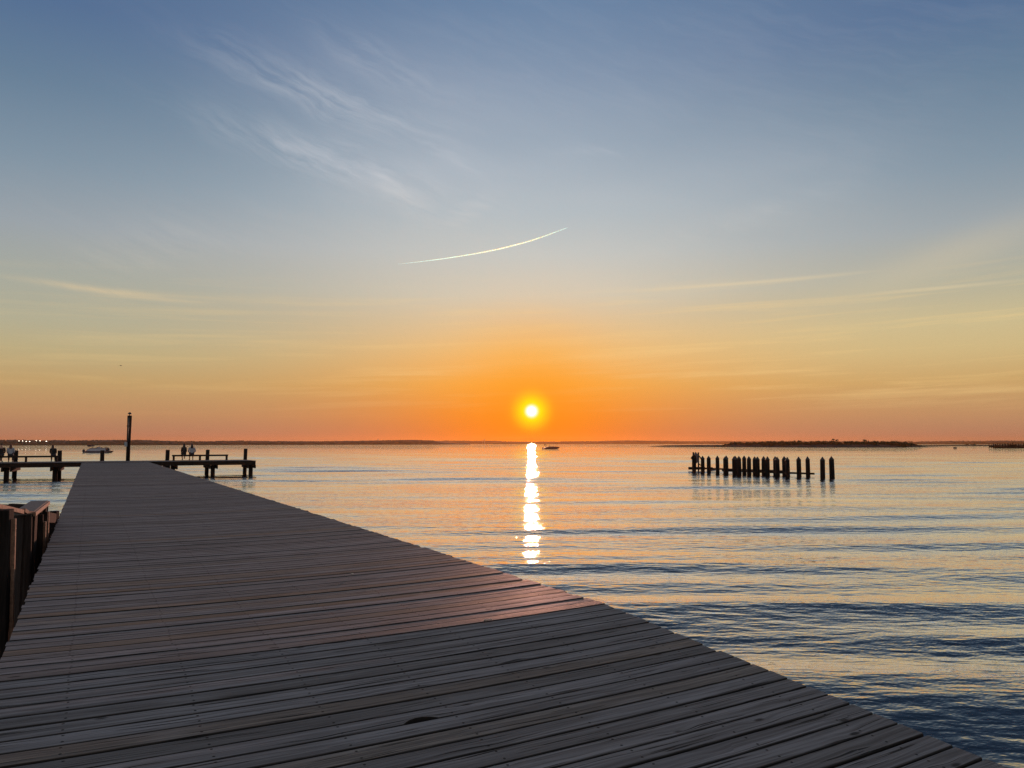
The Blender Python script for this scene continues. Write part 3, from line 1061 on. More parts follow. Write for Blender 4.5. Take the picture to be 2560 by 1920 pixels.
# ------------------------------------------------------------------ timber bulkhead beside the pier
def timber_bulkhead():
    root = empty('timber_bulkhead', (-6.6, 10.2, 0))
    tag(root, 'dark broken timber bulkhead with warped cap boards beside the pier', 'bulkhead')
    O = Vector(root.location)

    def loc(v):
        return Vector(v) - O
    C = at_range(77, 1283, 10.0)            # the near corner of the cap
    B = at_range(117, 1255, 11.95)          # the far corner
    L = at_range(-60, 1262, 10.9)           # the front wall runs out of frame
    BL = at_range(-60, 1259.5, 12.6)
    zc = C.z
    # side wall: upright boards with gaps, seen edge-on; each its own thickness and lean
    mb = MB()
    d = (B - C); n = 5
    for i in range(n):
        f0, f1 = i / n + 0.02, (i + 1) / n - 0.02
        a, b = C.lerp(B, f0), C.lerp(B, f1)
        a = Vector((a.x, a.y, 0)); b = Vector((b.x, b.y, 0))
        out = Vector((0.877, 0.48, 0)) * (-0.04 if i % 2 else 0.0)
        mid = (a + b) / 2 + out
        ln = (b - a).length
        top = C.z + (B.z - C.z) * (i + 0.5) / n - 0.03
        lo = -1.6
        mb.box(loc((mid.x - 0.05, mid.y - 0.03, (top + lo) / 2)), (0.055, ln, top - lo), math.atan2(d.y, d.x) - math.pi / 2)
    mb.build('side_wall', M['timber'], root, 0.006)
    # front wall of wide upright boards
    mb = MB()
    n = 6
    for i in range(n):
        a = C.lerp(L, (i + 0.02) / n); b = C.lerp(L, (i + 0.98) / n)
        mid = (a + b) / 2
        top = mid.z - 0.035 + random.uniform(-0.015, 0.0)
        dd = L - C
        mb.box(loc((mid.x, mid.y + (0.05 if i % 2 else 0.0), (top - 1.6) / 2)), ((b - a).length, 0.06, top + 1.6), math.atan2(dd.y, dd.x), ry=0.02)
    mb.build('front_wall', M['timber'], root, 0.006)
    # back wall
    mb = MB()
    dd = BL - B
    for i in range(4):
        a = B.lerp(BL, (i + 0.01) / 4); b = B.lerp(BL, (i + 0.99) / 4)
        mid = (a + b) / 2
        mb.box(loc((mid.x, mid.y, (mid.z - 0.02 - 1.6) / 2)), ((b - a).length, 0.07, mid.z - 0.02 + 1.6), math.atan2(dd.y, dd.x))
    mb.build('back_wall', M['timber'], root, 0.006)
    # grey cap board on the side wall
    mb = MB()
    side = Vector((-0.10, -0.02, 0))
    mb.bar(loc(C + side + Vector((0.03, -0.02, 0.0))), loc(B + side), 0.23, 0.045)
    mb.build('cap_board', M['cap'], root, 0.004)
    # its split reddish edge
    mb = MB()
    mb.bar(loc(C + Vector((0.055, -0.01, -0.012))), loc(B + Vector((0.035, 0.0, -0.012))), 0.03, 0.055)
    mb.build('cap_edge', M['raw_lit'], root, 0.004)
    # warped, broken cap board along the front
    P1 = at_range(55, 1280, 9.72); P2 = at_range(34, 1275, 9.32); P0 = at_range(-60, 1258, 7.9); Pm = at_range(0, 1267, 8.75)
    mb = MB()
    seq = [P0, Pm, P2, P1]
    for a, b in zip(seq, seq[1:]):
        mb.bar(loc(a), loc(b + (b - a).normalized() * 0.002), 0.05, 0.052)
    mb.build('cap_edge', M['raw_lit'], root, 0.004)
    Q0 = at_range(59, 1275.5, 9.74); Q1 = at_range(67, 1281, 9.86); Q2 = at_range(80, 1282.5, 10.0)
    mb = MB()
    mb.bar(loc(Q0), loc(Q1), 0.04, 0.05).bar(loc(Q1), loc(Q2), 0.04, 0.04)
    mb.build('cap_edge', M['raw_lit'], root, 0.004)
    # uprights; the sunlit right hand edge is painted as a lighter reddish strip
    for (x, yt, D, wd, mat, edge) in ((7, 1274, 8.5, 0.24, 'pile', True), (80, 1287, 9.93, 0.07, 'timber', False),
                                      (108, 1286, 11.3, 0.07, 'timber', True), (113, 1262, 11.8, 0.10, 'timber', True)):
        T = at_range(x, yt, D)
        q = MB().box(loc((T.x, T.y, (T.z - 1.6) / 2)), (wd, wd * 0.9, T.z + 1.6), R(20), 0, R(-1.2))
        q.build('post', M[mat], root, 0.012)
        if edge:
            MB().box(loc((T.x + wd * 0.52, T.y + wd * 0.16, (T.z - 0.4) / 2 + 0.2)), (0.035, 0.05, T.z - 0.2), R(20), 0, R(-1.2)).build('lit_edge', M['raw_lit'], root, 0.006)
    # waling
    w0 = at_range(112, 1293, 11.7); w1 = at_range(135, 1296, 13.6)
    MB().bar(loc(w0), loc(w1), 0.07, 0.16).build('waling', M['timber'], root, 0.005)
    return root


timber_bulkhead()
T = at_range(136.5, 1277.5, 14.0)
mb = MB()
mb.box((0, 0, (T.z - 1.6) / 2 + 0.0), (0.155, 0.155, T.z + 1.6), R(12), 0, R(-0.8))
o = mb.build('pile', M['pile'], None, 0.012, (T.x, T.y, 0))
tag(o, 'short square topped pile standing in the water against the left side of the pier', 'pile')

# ------------------------------------------------------------------ row of pointed pilings
def pointed_pile(height, r):
    """base at the water line"""
    root = empty('mooring_pile')
    mb = MB()
    mb.tube([(0, 0, -1.6), (0, 0, 0.0), (0, 0, height * 0.6), (0, 0, height)], [r * 1.06, r * 1.03, r, r * 0.98], 14)
    mb.build('shaft', M['pile'], root)
    MB().lathe((0, 0, height - 0.02), [(r * 1.08, 0), (r * 1.12, 0.025), (0.62 * r, 0.15), (0.02, 0.30)], 14).build('pointed_cap', M['darkmetal'], root)
    return root


# photo column, water line row, top row, half width px
piles = [(1757.0, 1182, 1140.0), (1772.3, 1182, 1140.0), (1794.2, 1183.5, 1139.5), (1813.5, 1186, 1141.5), (1816.5, 1184, 1139.5),
         (1836, 1188, 1141.5), (1839.5, 1186, 1139.8), (1848.5, 1189, 1140.5), (1861, 1186, 1139.5), (1873, 1188.5, 1141),
         (1887.5, 1187, 1141.5), (1894.5, 1190, 1141.8), (1909.5, 1187.5, 1140.8), (1919.5, 1191, 1141.5), (1938.5, 1188.5, 1141),
         (1944.3, 1192.5, 1142.5), (1962, 1189.5, 1141), (1970, 1194, 1143), (1998, 1193.5, 1142.2), (2020.5, 1193, 1141.5),
         (2057, 1196.5, 1142.5), (2080.5, 1196, 1141)]
pproto = pointed_pile(1.45, 0.165)
where = ['first pile right of the marker board, standing inside its frame', 'second pile right of the marker board, standing clear', 'third pile from the marker board, standing clear',
         'lower tipped one just in front of the fourth from the marker board', 'fourth pile from the marker board, partly hidden by a nearer one',
         'leftmost pile of the tight cluster of three', 'middle tallest pile of the tight cluster of three', 'right hand pile of the tight cluster of three',
         'slim looking pile just right of the cluster of three', 'pile paired at a narrow gap, second right of the cluster of three',
         'farther pile of the first touching pair', 'nearer pile of the first touching pair', 'farther pile of the second touching pair', 'nearer pile of the second touching pair',
         'farther pile of the third touching pair', 'nearer pile of the third touching pair', 'farther pile of the last touching pair, a bright slit beside it', 'nearer pile of the last touching pair, a bright slit beside it',
         'lone pile just right of the last touching pair', 'lone pile at the end of the low waling beam', 'second to last pile on the right, clear of the beam', 'last pile at the right end of the row']
for i, (x, yb, yt) in enumerate(piles):
    o = pproto if i == 0 else copy_tree(pproto)
    p = on_plane(x + (yb - yt) * 0.0, yb)
    h_tot = (yb - yt) / F * p.y
    o.location = p
    sc = (h_tot - 0.0) / 1.73
    for_w = 1.0 + rng.normal() * 0.05
    o.scale = (for_w, for_w, sc)
    o.rotation_euler = (rng.normal() * 0.008, rng.normal() * 0.010, rng.random() * 6)
    tag(o, 'pointed dark pile, ' + where[i], 'pile', 'pointed piles standing in the water')

# waling beams along the row near the water
for (xa, ya, xb, yb, z, lab) in ((1722, 1178, 1964, 1187.5, 0.30, 'long low waling beam along the far line of pointed piles'),
                                 (1806, 1184.5, 2036, 1193.5, 0.27, 'low waling beam along the near line of pointed piles, reaching farther right')):
    a, b = on_plane(xa, ya), on_plane(xb, yb)
    a.z = b.z = z
    o = MB().bar((0, 0, 0), b - a, 0.10, 0.14).build('waling_beam', M['timber'], None, 0.006, a)
    tag(o, lab, 'beam')

# marker with a pointed board on two posts
mp = on_plane(1741, 1180)
mk = empty('channel_marker', mp)
tag(mk, 'pointed marker board between two posts at the left end of the pile row', 'marker')
pxm = F / mp.y


def mloc(x, y, dy=0.0):
    return Vector(((x - 1741) / pxm, dy, (1180 - y) / pxm))


for x, yt, wd in ((1735, 1131, 0.12), (1747.5, 1131.5, 0.11)):
    a, b = mloc(x - 0.6, 1186), mloc(x, yt)
    MB().bar(a + Vector((0, 0.12, -1.0)), b + Vector((0, 0.12, 0)), wd, wd, (0, 1, 0)).build('post', M['pile'], mk, 0.006)
out = [(1733.5, 1141), (1739.8, 1129.5), (1746.3, 1138), (1746.8, 1152), (1747.5, 1159), (1743.5, 1156.5), (1739.5, 1161), (1735.5, 1160)]
MB().prism([(mloc(x, y).x, mloc(x, y).z) for x, y in out], 0.05).build('board', M['board'], mk)
out = [(1726.6, 1145.5), (1733, 1137), (1738, 1140), (1739.5, 1147), (1738, 1187), (1730, 1187), (1730, 1149)]
MB().prism([(mloc(x, y).x, mloc(x, y).z) for x, y in out], 0.26, Matrix.Translation((0, -0.18, 0))).build('pointed_post', M['pile'], mk)
MB().bar(mloc(1748, 1140, -0.05), mloc(1755, 1150, -0.05), 0.07, 0.20, (0, 1, 0)).build('brace', M['timber'], mk)
MB().bar(mloc(1748, 1160, 0.05), mloc(1757, 1167, 0.05), 0.07, 0.09, (0, 1, 0)).build('brace', M['timber'], mk)
MB().box((mloc(1742, 1170.8)), (40 / pxm, 0.35, 6.5 / pxm)).build('base_beam', M['timber'], mk, 0.01)

fp = on_plane(1781, 1176.5)
o = MB().blob((0, 0, 0.06), (0.30, 0.22, 0.20), 2, 0.06, 4).blob((-0.05, 0, 0.20), (0.13, 0.12, 0.13), 2, 0.05, 5).build('float', M['buoy'], None, 0, fp)
tag(o, 'small dark hump shaped float between two pointed piles', 'float')

# ------------------------------------------------------------------ boats
def hull(mb, L, W, H, bowrake=0.25, sheer=0.12):
    """hull along +X, bow at +L/2, water line at z = 0"""
    n = 14
    rows = []
    for i in range(n + 1):
        f = i / n
        x = -L / 2 + L * f
        wd = W / 2 * (1 - max(0, (f - 0.45) / 0.55) ** 2.2) + 0.01
        top = H * (1 + sheer * max(0, (f - 0.4) / 0.6) * 2)
        xs = x + bowrake * f ** 3 * L * 0.12
        rows.append([mb.bm.verts.new(p) for p in ((x, 0, -0.35 + 0.45 * max(0, f - 0.7)), (x, wd * 0.72, -0.05), (xs, wd, top * 0.55), (xs, wd * 0.98, top),
                                                  (xs, -wd * 0.98, top), (xs, -wd, top * 0.55), (x, -wd * 0.72, -0.05))])
    for a, b in zip(rows, rows[1:]):
        for k in range(7):
            mb.bm.faces.new((a[k], a[(k + 1) % 7], b[(k + 1) % 7], b[k]))
    mb.bm.faces.new(rows[0][::-1])
    mb.bm.faces.new(rows[-1])
    return mb


def small_person(root, p, stand, top):
    """a boat passenger, a few pixels tall"""
    q = empty('person', root.matrix_world @ Vector(p) if False else p)
    return q


pb = on_plane(243, 1131.6)
pf = pb.y / F                                # metres per photo pixel
boat = empty('pontoon_boat', pb)
tag(boat, 'grey pontoon boat with folded bimini and outboard motor, passing behind the pier head', 'boat')


def bl(x, y, dy=0.0):
    return Vector(((x - 243) * pf, dy, (1131.6 - y) * pf))


for k in (-0.95, 0.95):
    mb = MB()
    mb.tube([bl(213, 1130.2, k), bl(268, 1130.2, k), bl(275, 1129.3, k), bl(279, 1127.8, k)], [0.30, 0.30, 0.22, 0.05], 12)
    mb.build('pontoon', M['aluminium'], boat)
MB().box(bl(245.5, 1128.0), (65 * pf, 2.4, 0.14)).build('boat_deck', M['canvas'], boat, 0.01)
pr = [(221, 1127.6), (224, 1124.5), (228.5, 1121.8), (233, 1120.9), (262, 1121.0), (266, 1120.5), (268.5, 1121.2), (269, 1127.6)]
for k in (-1.15, 1.15):
    MB().prism([(bl(x, y).x, bl(x, y).z) for x, y in pr], 0.05, Matrix.Translation((0, k, 0))).build('side_panel', M['gelcoat'], boat)
    MB().tube([bl(269.5, 1120.8, k * 0.98), bl(271, 1121.2, k * 0.98), bl(270.6, 1127.5, k * 0.98)], 0.035, 6).build('gate_rail', M['darkmetal'], boat)
    MB().tube([bl(221, 1127.2, k * 1.03), bl(224, 1124.2, k * 1.03), bl(228.5, 1121.4, k * 1.03), bl(233, 1120.5, k * 1.03), bl(262, 1120.7, k * 1.03)], 0.04, 6).build('top_rail', M['darkmetal'], boat)
    MB().bar(bl(230, 1121, k * 0.9), bl(223, 1114.5, k * 0.9), 0.04, 0.04).bar(bl(230, 1121, k * 0.9), bl(236.5, 1118.2, k * 0.9), 0.04, 0.04).build('bimini_frame', M['darkmetal'], boat)
MB().bar(bl(221.0, 1113.2), bl(224.8, 1116.3), 1.9, 0.20).bar(bl(226.0, 1113.2), bl(231.5, 1115.2), 1.9, 0.20).build('folded_bimini', M['canvas'], boat, 0.05)
MB().box(bl(246, 1122.5, 0.2), (0.9, 0.8, 0.9)).build('helm_console', M['gelcoat'], boat, 0.05)
MB().bar(bl(241, 1120.8, 0.2), bl(246, 1117.4, 0.2), 0.8, 0.12).build('windscreen', M['canvas'], boat)
MB().box(bl(262, 1123.3, 0), (1.3, 1.9, 0.55)).box(bl(265.3, 1121.2, 0), (0.25, 1.9, 0.45)).build('bench_seat', M['canvas'], boat, 0.06)
mb = MB()
mb.blob(bl(209.3, 1127.0), (0.40, 0.30, 0.42), 3, 0.0)
mb.box(bl(208.9, 1130.5), (0.36, 0.22, 0.7))
mb.bar(bl(211, 1129.5), bl(216, 1129.2), 0.3, 0.2)
mb.build('outboard_motor', M['engine'], boat)


def passenger(p, label, top, s=1.0, stand=False, rz=0.0):
    root = empty('person', p, rz)
    root.scale = (s, s, s)
    tag(root, label, 'person')
    V = [((0, 0, 0.1), (0.15, 0.11)), ((0, 0, 0.35), (0.14, 0.10)), ((0, 0, 0.48), (0.11, 0.08)), ((0, 0, 0.56), 0.05), ((0, 0.01, 0.70), (0.08, 0.095)), ((0, 0.01, 0.78), (0.05, 0.06))]
    E = [(0, 1), (1, 2), (2, 3), (3, 4), (4, 5)]
    for k in (-1, 1):
        n = len(V)
        V += [((k * 0.17, 0, 0.46), 0.06), ((k * 0.24, 0.04, 0.2), 0.045), ((k * 0.16, 0.26, 0.12), 0.03), ((k * 0.14, 0.33, 0.11), (0.035, 0.02))]
        E += [(2, n), (n, n + 1), (n + 1, n + 2), (n + 2, n + 3)]
        n = len(V)
        if stand:
            V += [((k * 0.09, 0, 0.0), 0.085), ((k * 0.10, 0.02, -0.38), 0.06), ((k * 0.10, -0.01, -0.76), 0.04), ((k * 0.11, 0.14, -0.82), (0.04, 0.025))]
        else:
            V += [((k * 0.09, 0.05, 0.05), 0.085), ((k * 0.12, 0.42, 0.05), 0.06), ((k * 0.12, 0.38, -0.30), 0.04), ((k * 0.12, 0.52, -0.36), (0.04, 0.025))]
        E += [(0, n), (n, n + 1), (n + 1, n + 2), (n + 2, n + 3)]
    V = [(Vector(p), r) for p, r in V]
    ex = MB()
    for k in (-1, 1):
        hand_fingers(ex, Vector((k * 0.16, 0.26, 0.12)), Vector((-k * 0.02, 0.08, -0.01)), -k, Vector((0, 0, 1)))
    skin_mesh('body', V, E, top, root, 1, ex)
    skin_mesh('hair', [(Vector((0, -0.01, 0.80)), 0.055), (Vector((0, -0.03, 0.74)), (0.086, 0.09)), (Vector((0, -0.04, 0.68)), (0.082, 0.07))], [(0, 1), (1, 2)], M['hair_dark'], root, 1)
    return root


for (x, y, lab, c) in ((252.7, 1124.3, 'dark clothed passenger seated amidships in the pontoon boat', 'black_cloth'),
                       (264.3, 1123.7, 'passenger seated near the bow of the pontoon boat', 'denim'),
                       (248.4, 1125.0, 'low seated figure just behind the helm of the pontoon boat', 'denim')):
    q = bl(x, y) + Vector(pb)
    passenger(q, lab, M[c], 1.0, False, R(-80))

rb = on_plane(1378, 1122.4)
rf = rb.y / F
boat2 = empty('motorboat', rb)
tag(boat2, 'low reddish motorboat with tower arch, silhouetted right of the sun glitter', 'boat')


def rl(x, y, dy=0.0):
    return Vector(((x - 1379) * rf, dy, (1122.4 - y) * rf))


mb = MB()
n = 12
prof = [(1358.5, 1122.0, 1121.6), (1360.5, 1122.4, 1120.6), (1364, 1122.6, 1118.4), (1370, 1122.6, 1117.6), (1376, 1122.6, 1116.6), (1384, 1122.6, 1116.2), (1392, 1122.4, 1116.6), (1397, 1120.6, 1117.0), (1400, 1117.6, 1117.0)]
rows = []
for (x, yb_, yt) in prof:
    f = (x - 1358.5) / 41.5
    wd = 1.25 * (1 - max(0, (f - 0.5) / 0.5) ** 2.0) + 0.03
    rows.append([mb.bm.verts.new(p) for p in (rl(x, yb_ + 0.6, 0), rl(x, yb_, wd * 0.8), rl(x, (yb_ + yt) / 2, wd), rl(x, yt, wd * 0.96), rl(x, yt, -wd * 0.96), rl(x, (yb_ + yt) / 2, -wd), rl(x, yb_, -wd * 0.8))])
for a, b in zip(rows, rows[1:]):
    for k in range(7):
        mb.bm.faces.new((a[k], a[(k + 1) % 7], b[(k + 1) % 7], b[k]))
mb.bm.faces.new(rows[0][::-1]); mb.bm.faces.new(rows[-1])
mb.build('hull', M['redhull'], boat2)
MB().bar(rl(1371, 1117.4), rl(1375, 1114.7), 1.6, 0.08).build('windscreen', M['canvas'], boat2)
for k in (-1.0, 1.0):
    MB().tube([rl(1366.5, 1118.2, k), rl(1363.5, 1114.5, k), rl(1361, 1111.3, k)], 0.06, 6).build('arch_leg', M['darkmetal'], boat2)
MB().bar(rl(1360.5, 1111.2), rl(1366.5, 1111.4), 2.0, 0.14).bar(rl(1366.3, 1111.6), rl(1367.8, 1113.0), 1.8, 0.08).build('arch_top', M['canvas'], boat2)
MB().box(rl(1358.2, 1120.8), (0.6, 0.5, 0.9)).build('outboard_motor', M['engine'], boat2, 0.08)
passenger(rl(1375.5, 1116.6) + Vector(rb), 'person standing at the helm of the reddish motorboat', M['black_cloth'], 1.05, True, R(-80))

tb = on_plane(755, 1112.6)
o = hull(MB(), 7.5, 2.4, 0.9).box((-0.6, 0, 1.4), (2.2, 1.6, 1.1)).bar((0.2, 0, 1.9), (0.2, 0, 3.2), 0.1, 0.1).build('motorboat', M['canvas'], None, 0, tb)
tag(o, 'tiny dark boat far off near the wooded shore, left of the sun', 'boat')

bo = on_plane(2387.5, 1121.4)
mb = MB()
mb.tube([(0, 0, -0.4), (0, 0, 0.0), (0, 0, 0.55), (0, 0, 0.68)], [0.75, 0.80, 0.80, 0.6], 14)
o = mb.tube([(0, 0, 0.66), (0, 0, 0.95)], [0.12, 0.08], 8).build('buoy', M['buoy'], None, 0, bo)
tag(o, 'small dark drum buoy floating off the right end of the island', 'buoy')

# ------------------------------------------------------------------ far pier on the right
def far_pier():
    p0 = on_plane(2482, 1120.3)
    fp_ = p0.y / F
    root = empty('far_pier', p0)
    tag(root, 'distant dark pier on many piles at the right edge of the water', 'pier')

    def q(x, y, dy=0.0):
        return Vector(((x - 2482) * fp_, dy, (1120.3 - y) * fp_))
    MB().box(q(2570, 1116.8, 2.0), (170 * fp_, 5.0, 0.80)).build('deck', M['timber'], root)
    MB().bar(q(2486, 1111.4), q(2655, 1110.6), 0.12, 0.14).bar(q(2486, 1113.6), q(2655, 1113.0), 0.10, 0.12).build('railing', M['timber'], root)
    MB().box(q(2570, 1119.2, 0.35), (166 * fp_, 0.25, 0.55)).build('underdeck_shade', M['timber'], root)  # added dark strip standing in for shade and reflection under the deck
    rr = random.Random(3)
    x = 2484.5
    while x < 2655:
        top = 1109.5 + rr.uniform(-1.2, 1.6)
        if rr.random() < 0.12: top -= 3
        for dy in (0.0, 4.2):
            MB().tube([q(x, 1121, dy) + Vector((0, 0, -1)), q(x, top if dy == 0 else top + 1.0, dy)], 0.20, 8).build('pile', M['pile'], root)
        x += rr.uniform(4.5, 7.5)
    MB().box(q(2537, 1113.2, 2.2), (18 * fp_, 2.2, 1.0)).build('equipment_locker', M['timber'], root, 0.05)
    MB().box(q(2500, 1114.2, 2.2), (7 * fp_, 1.6, 0.7)).build('equipment_locker', M['timber'], root, 0.05)
    MB().tube([q(2558, 1117, 1.5), q(2558.3, 1103.5, 1.5)], 0.09, 6).build('light_pole', M['darkmetal'], root)
    MB().tube([q(2487, 1117, 1.5), q(2487.2, 1106.0, 1.5)], 0.08, 6).build('light_pole', M['darkmetal'], root)


far_pier()

# ------------------------------------------------------------------ trees, island, shores
def crown_mesh(mb, c, r, n, leaf, seed, lobes=5):
    """leaf clumps spread through a lobed volume"""
    rr = random.Random(seed)
    L = []
    for i in range(lobes):
        a = rr.uniform(0, 6.28)
        L.append((Vector((c[0] + r[0] * 0.55 * math.cos(a) * rr.uniform(0.2, 1), c[1] + r[1] * 0.55 * math.sin(a) * rr.uniform(0.2, 1), c[2] + r[2] * rr.uniform(-0.5, 0.55))), rr.uniform(0.42, 0.68)))
    for i in range(n):
        lc, ls = rr.choice(L)
        v = Vector((rr.gauss(0, 1), rr.gauss(0, 1), rr.gauss(0, 1))).normalized() * rr.random() ** 0.4
        p = lc + Vector((v.x * r[0] * ls, v.y * r[1] * ls, v.z * r[2] * ls))
        a = Vector((rr.gauss(0, 1), rr.gauss(0, 1), rr.gauss(0, 1))).normalized() * leaf * rr.uniform(0.6, 1.3)
        b = a.cross(Vector((rr.gauss(0, 1), rr.gauss(0, 1), rr.gauss(0, 1)))).normalized() * leaf * rr.uniform(0.5, 1.0)
        mb.bm.faces.new([mb.bm.verts.new(p - a), mb.bm.verts.new(p - b * 0.8), mb.bm.verts.new(p + a), mb.bm.verts.new(p + b)])
    return mb


IS_Y = 1117.4
ISLAND = [(1620, 1116.2, 1116.0), (1660, 1116.6, 1113.6), (1720, 1116.9, 1112.6), (1790, 1117.3, 1112.2), (1815, 1117.4, 1112.2), (1860, 1117.5, 1111.8), (1960, 1118.2, 1112),
          (2060, 1118.6, 1112), (2160, 1118.5, 1112), (2240, 1118.4, 1112.3), (2290, 1117.9, 1114.5), (2330, 1117.5, 1116.2), (2375, 1117.2, 1117.0)]


def island():
    """a low marshy bank, shore line and back shore, with a rounded top"""
    bm = bmesh.new()
    rows = []
    for i in range(len(ISLAND) - 1):
        (x0, b0, t0), (x1, b1, t1) = ISLAND[i], ISLAND[i + 1]
        for k in range(6):
            f = k / 6
            x, b_, t_ = x0 + (x1 - x0) * f, b0 + (b1 - b0) * f, t0 + (t1 - t0) * f
            rows.append((x, b_ + random.uniform(-0.08, 0.08), t_))
    rows.append(ISLAND[-1])
    vr = []
    for x, b_, t_ in rows:
        front = on_plane(x, b_)
        hh = max(0.06, (b_ - t_) / F * front.y * 1.0)
        dep = 4 + hh * 9
        dirv = Vector((front.x, front.y, 0)).normalized()
        col = []
        for (fd, fh) in ((-0.4, -1.0), (0.0, 0.02), (0.06, 0.35), (0.2, 0.75), (0.45, 1.0), (0.8, 0.7), (1.0, 0.05), (1.05, -1.0)):
            z = fh * hh if fh > 0 else (-0.6 if fh < 0 else 0)
            p = front + dirv * dep * fd
            col.append(bm.verts.new((p.x, p.y, z + (random.uniform(-0.05, 0.05) * hh if fh > 0.1 else 0))))
        vr.append(col)
    for a, b in zip(vr, vr[1:]):
        for k in range(7):
            bm.faces.new((a[k], b[k], b[k + 1], a[k + 1])).smooth = True
    bmesh.ops.recalc_face_normals(bm, faces=bm.faces)
    me = bpy.data.meshes.new('island')
    bm.to_mesh(me); bm.free()
    me.materials.append(M['marsh'])
    o = bpy.data.objects.new('island', me)
    COL.objects.link(o)
    tag(o, kind='structure')


island()


def island_base(x):
    for (x0, b0, t0), (x1, b1, t1) in zip(ISLAND, ISLAND[1:]):
        if x0 <= x <= x1:
            return b0 + (b1 - b0) * (x - x0) / (x1 - x0)
    return 1117


# scrub that reads as one dark mass
def scrub(name, prof, leaf, n_per, seed, lab):
    mb = MB()
    rr = random.Random(seed)
    for (x, top) in prof:
        b_ = island_base(x)
        front = on_plane(x, b_)
        k = front.y / F
        hh = (b_ - top) * k * 1.22
        dirv = Vector((front.x, front.y, 0)).normalized()
        c = front + dirv * (4 + hh * rr.uniform(1.0, 4.0))
        crown_mesh(mb, (c.x, c.y, hh * 0.48), (2.6, 2.4, hh * 0.56), n_per, leaf, rr.randrange(10 ** 6), 4)
    o = mb.build(name, M['leaf'])
    tag(o, kind='stuff')
    o['label'] = lab
    o['category'] = 'scrub'
    return o


rr = random.Random(21)
prof = []
x = 1812
while x < 2298:
    if x < 1832: t = 1114 - (x - 1812) / 20 * 5.5
    elif x < 1918: t = 1107.8
    elif x < 1925: t = 1106
    elif x < 2240: t = 1106.5
    else: t = 1106.5 + (x - 2240) / 58 * 8.0
    prof.append((x, t + rr.uniform(-1.0, 1.2)))
    x += rr.uniform(2.2, 4.2)
scrub('scrub', prof, 0.55, 150, 5, 'dark low scrub covering the island')

# trees one can tell apart on the island's skyline: column, top row, half width px, flat topped?
trees = [(1831, 1106.2, 6, 0), (1925, 1104, 9, 0), (1954, 1102.0, 8, 0), (1973, 1103.6, 7, 0), (2000, 1102.6, 7, 1), (2029, 1104.2, 6, 1), (2058, 1103.5, 8, 0), (2078, 1101.2, 9, 0),
         (2083.5, 1097.8, 5, 1), (2093, 1100.0, 6, 1), (2122, 1104.2, 6, 0), (2142, 1104, 7, 0), (2161, 1100.2, 8, 1), (2184, 1103.8, 8, 0), (2207, 1103.0, 7, 0), (2232, 1103.6, 7, 0), (2246, 1103.4, 8, 0), (2262, 1105, 7, 0), (2278, 1107.5, 6, 0)]
tl = ['low rounded bush at the left shoulder of the island scrub', 'first clump standing up where the island trees begin', 'broad rounded tree left of the first flat topped tree', 'smaller rounded tree between broad tree and flat topped tree',
      'flat topped small tree in the left half of the island', 'low flat topped tree in the dip left of the tallest tree', 'dense tree just left of the tallest island tree', 'broad dense tree under the tallest flat crown', 'tallest island tree with thin flat crown',
      'thin flat crowned tree right beside the tallest one', 'rounded tree right of the tallest pair', 'rounded tree just left of the domed right hand tree', 'prominent domed tree in the right half of the island', 'rounded tree just right of the domed tree',
      'middle rounded tree between the domed tree and the right end', 'rounded tree before the island slopes down at right', 'rounded tree at the top of the right hand slope', 'small tree half way down the right hand slope', 'lowest small tree near the right foot of the slope']
for i, ((x, top, hw, flat), lab) in enumerate(zip(trees, tl)):
    b_ = island_base(x)
    front = on_plane(x, b_)
    k = front.y / F
    dirv = Vector((front.x, front.y, 0)).normalized()
    base = front + dirv * (16 + 4 * random.random())
    hh = (b_ - top) * base.y / F + 0.3
    root = empty('tree', (base.x, base.y, 0.0))
    tag(root, lab, 'tree', 'trees on the low island')
    rr = random.Random(i + 50)
    mb = MB()
    r0 = 0.16
    mb.tube([(0, 0, -0.3), (0.05, 0, hh * 0.35), (0.1 * rr.uniform(-1, 1), 0.05, hh * 0.7), (0.15 * rr.uniform(-1, 1), 0, hh * 0.9)], [r0, r0 * 0.8, r0 * 0.55, r0 * 0.2], 7)
    for j in range(5):
        a = rr.uniform(0, 6.28)
        z0 = hh * rr.uniform(0.45, 0.75)
        mb.tube([(0.03, 0, z0), (hw * k * 0.35 * math.cos(a), hw * k * 0.35 * math.sin(a), z0 + hh * 0.1), (hw * k * 0.75 * math.cos(a), hw * k * 0.75 * math.sin(a), z0 + hh * 0.17)], [r0 * 0.4, r0 * 0.3, r0 * 0.1], 5)
    mb.build('trunk', M['bark'], root)
    cm = MB()
    if flat:
        crown_mesh(cm, (0, 0, hh * 0.90), (hw * k, hw * k * 0.9, hh * 0.10), 130, 0.26, i + 9, 6)
        crown_mesh(cm, (0.3, 0, hh * 0.70), (hw * k * 0.6, hw * k * 0.6, hh * 0.10), 60, 0.26, i + 90, 4)
    else:
        crown_mesh(cm, (0, 0, hh * 0.68), (hw * k, hw * k * 0.9, hh * 0.34), 220, 0.30, i + 9, 7)
    cm.build('crown', M['leaf'], root)


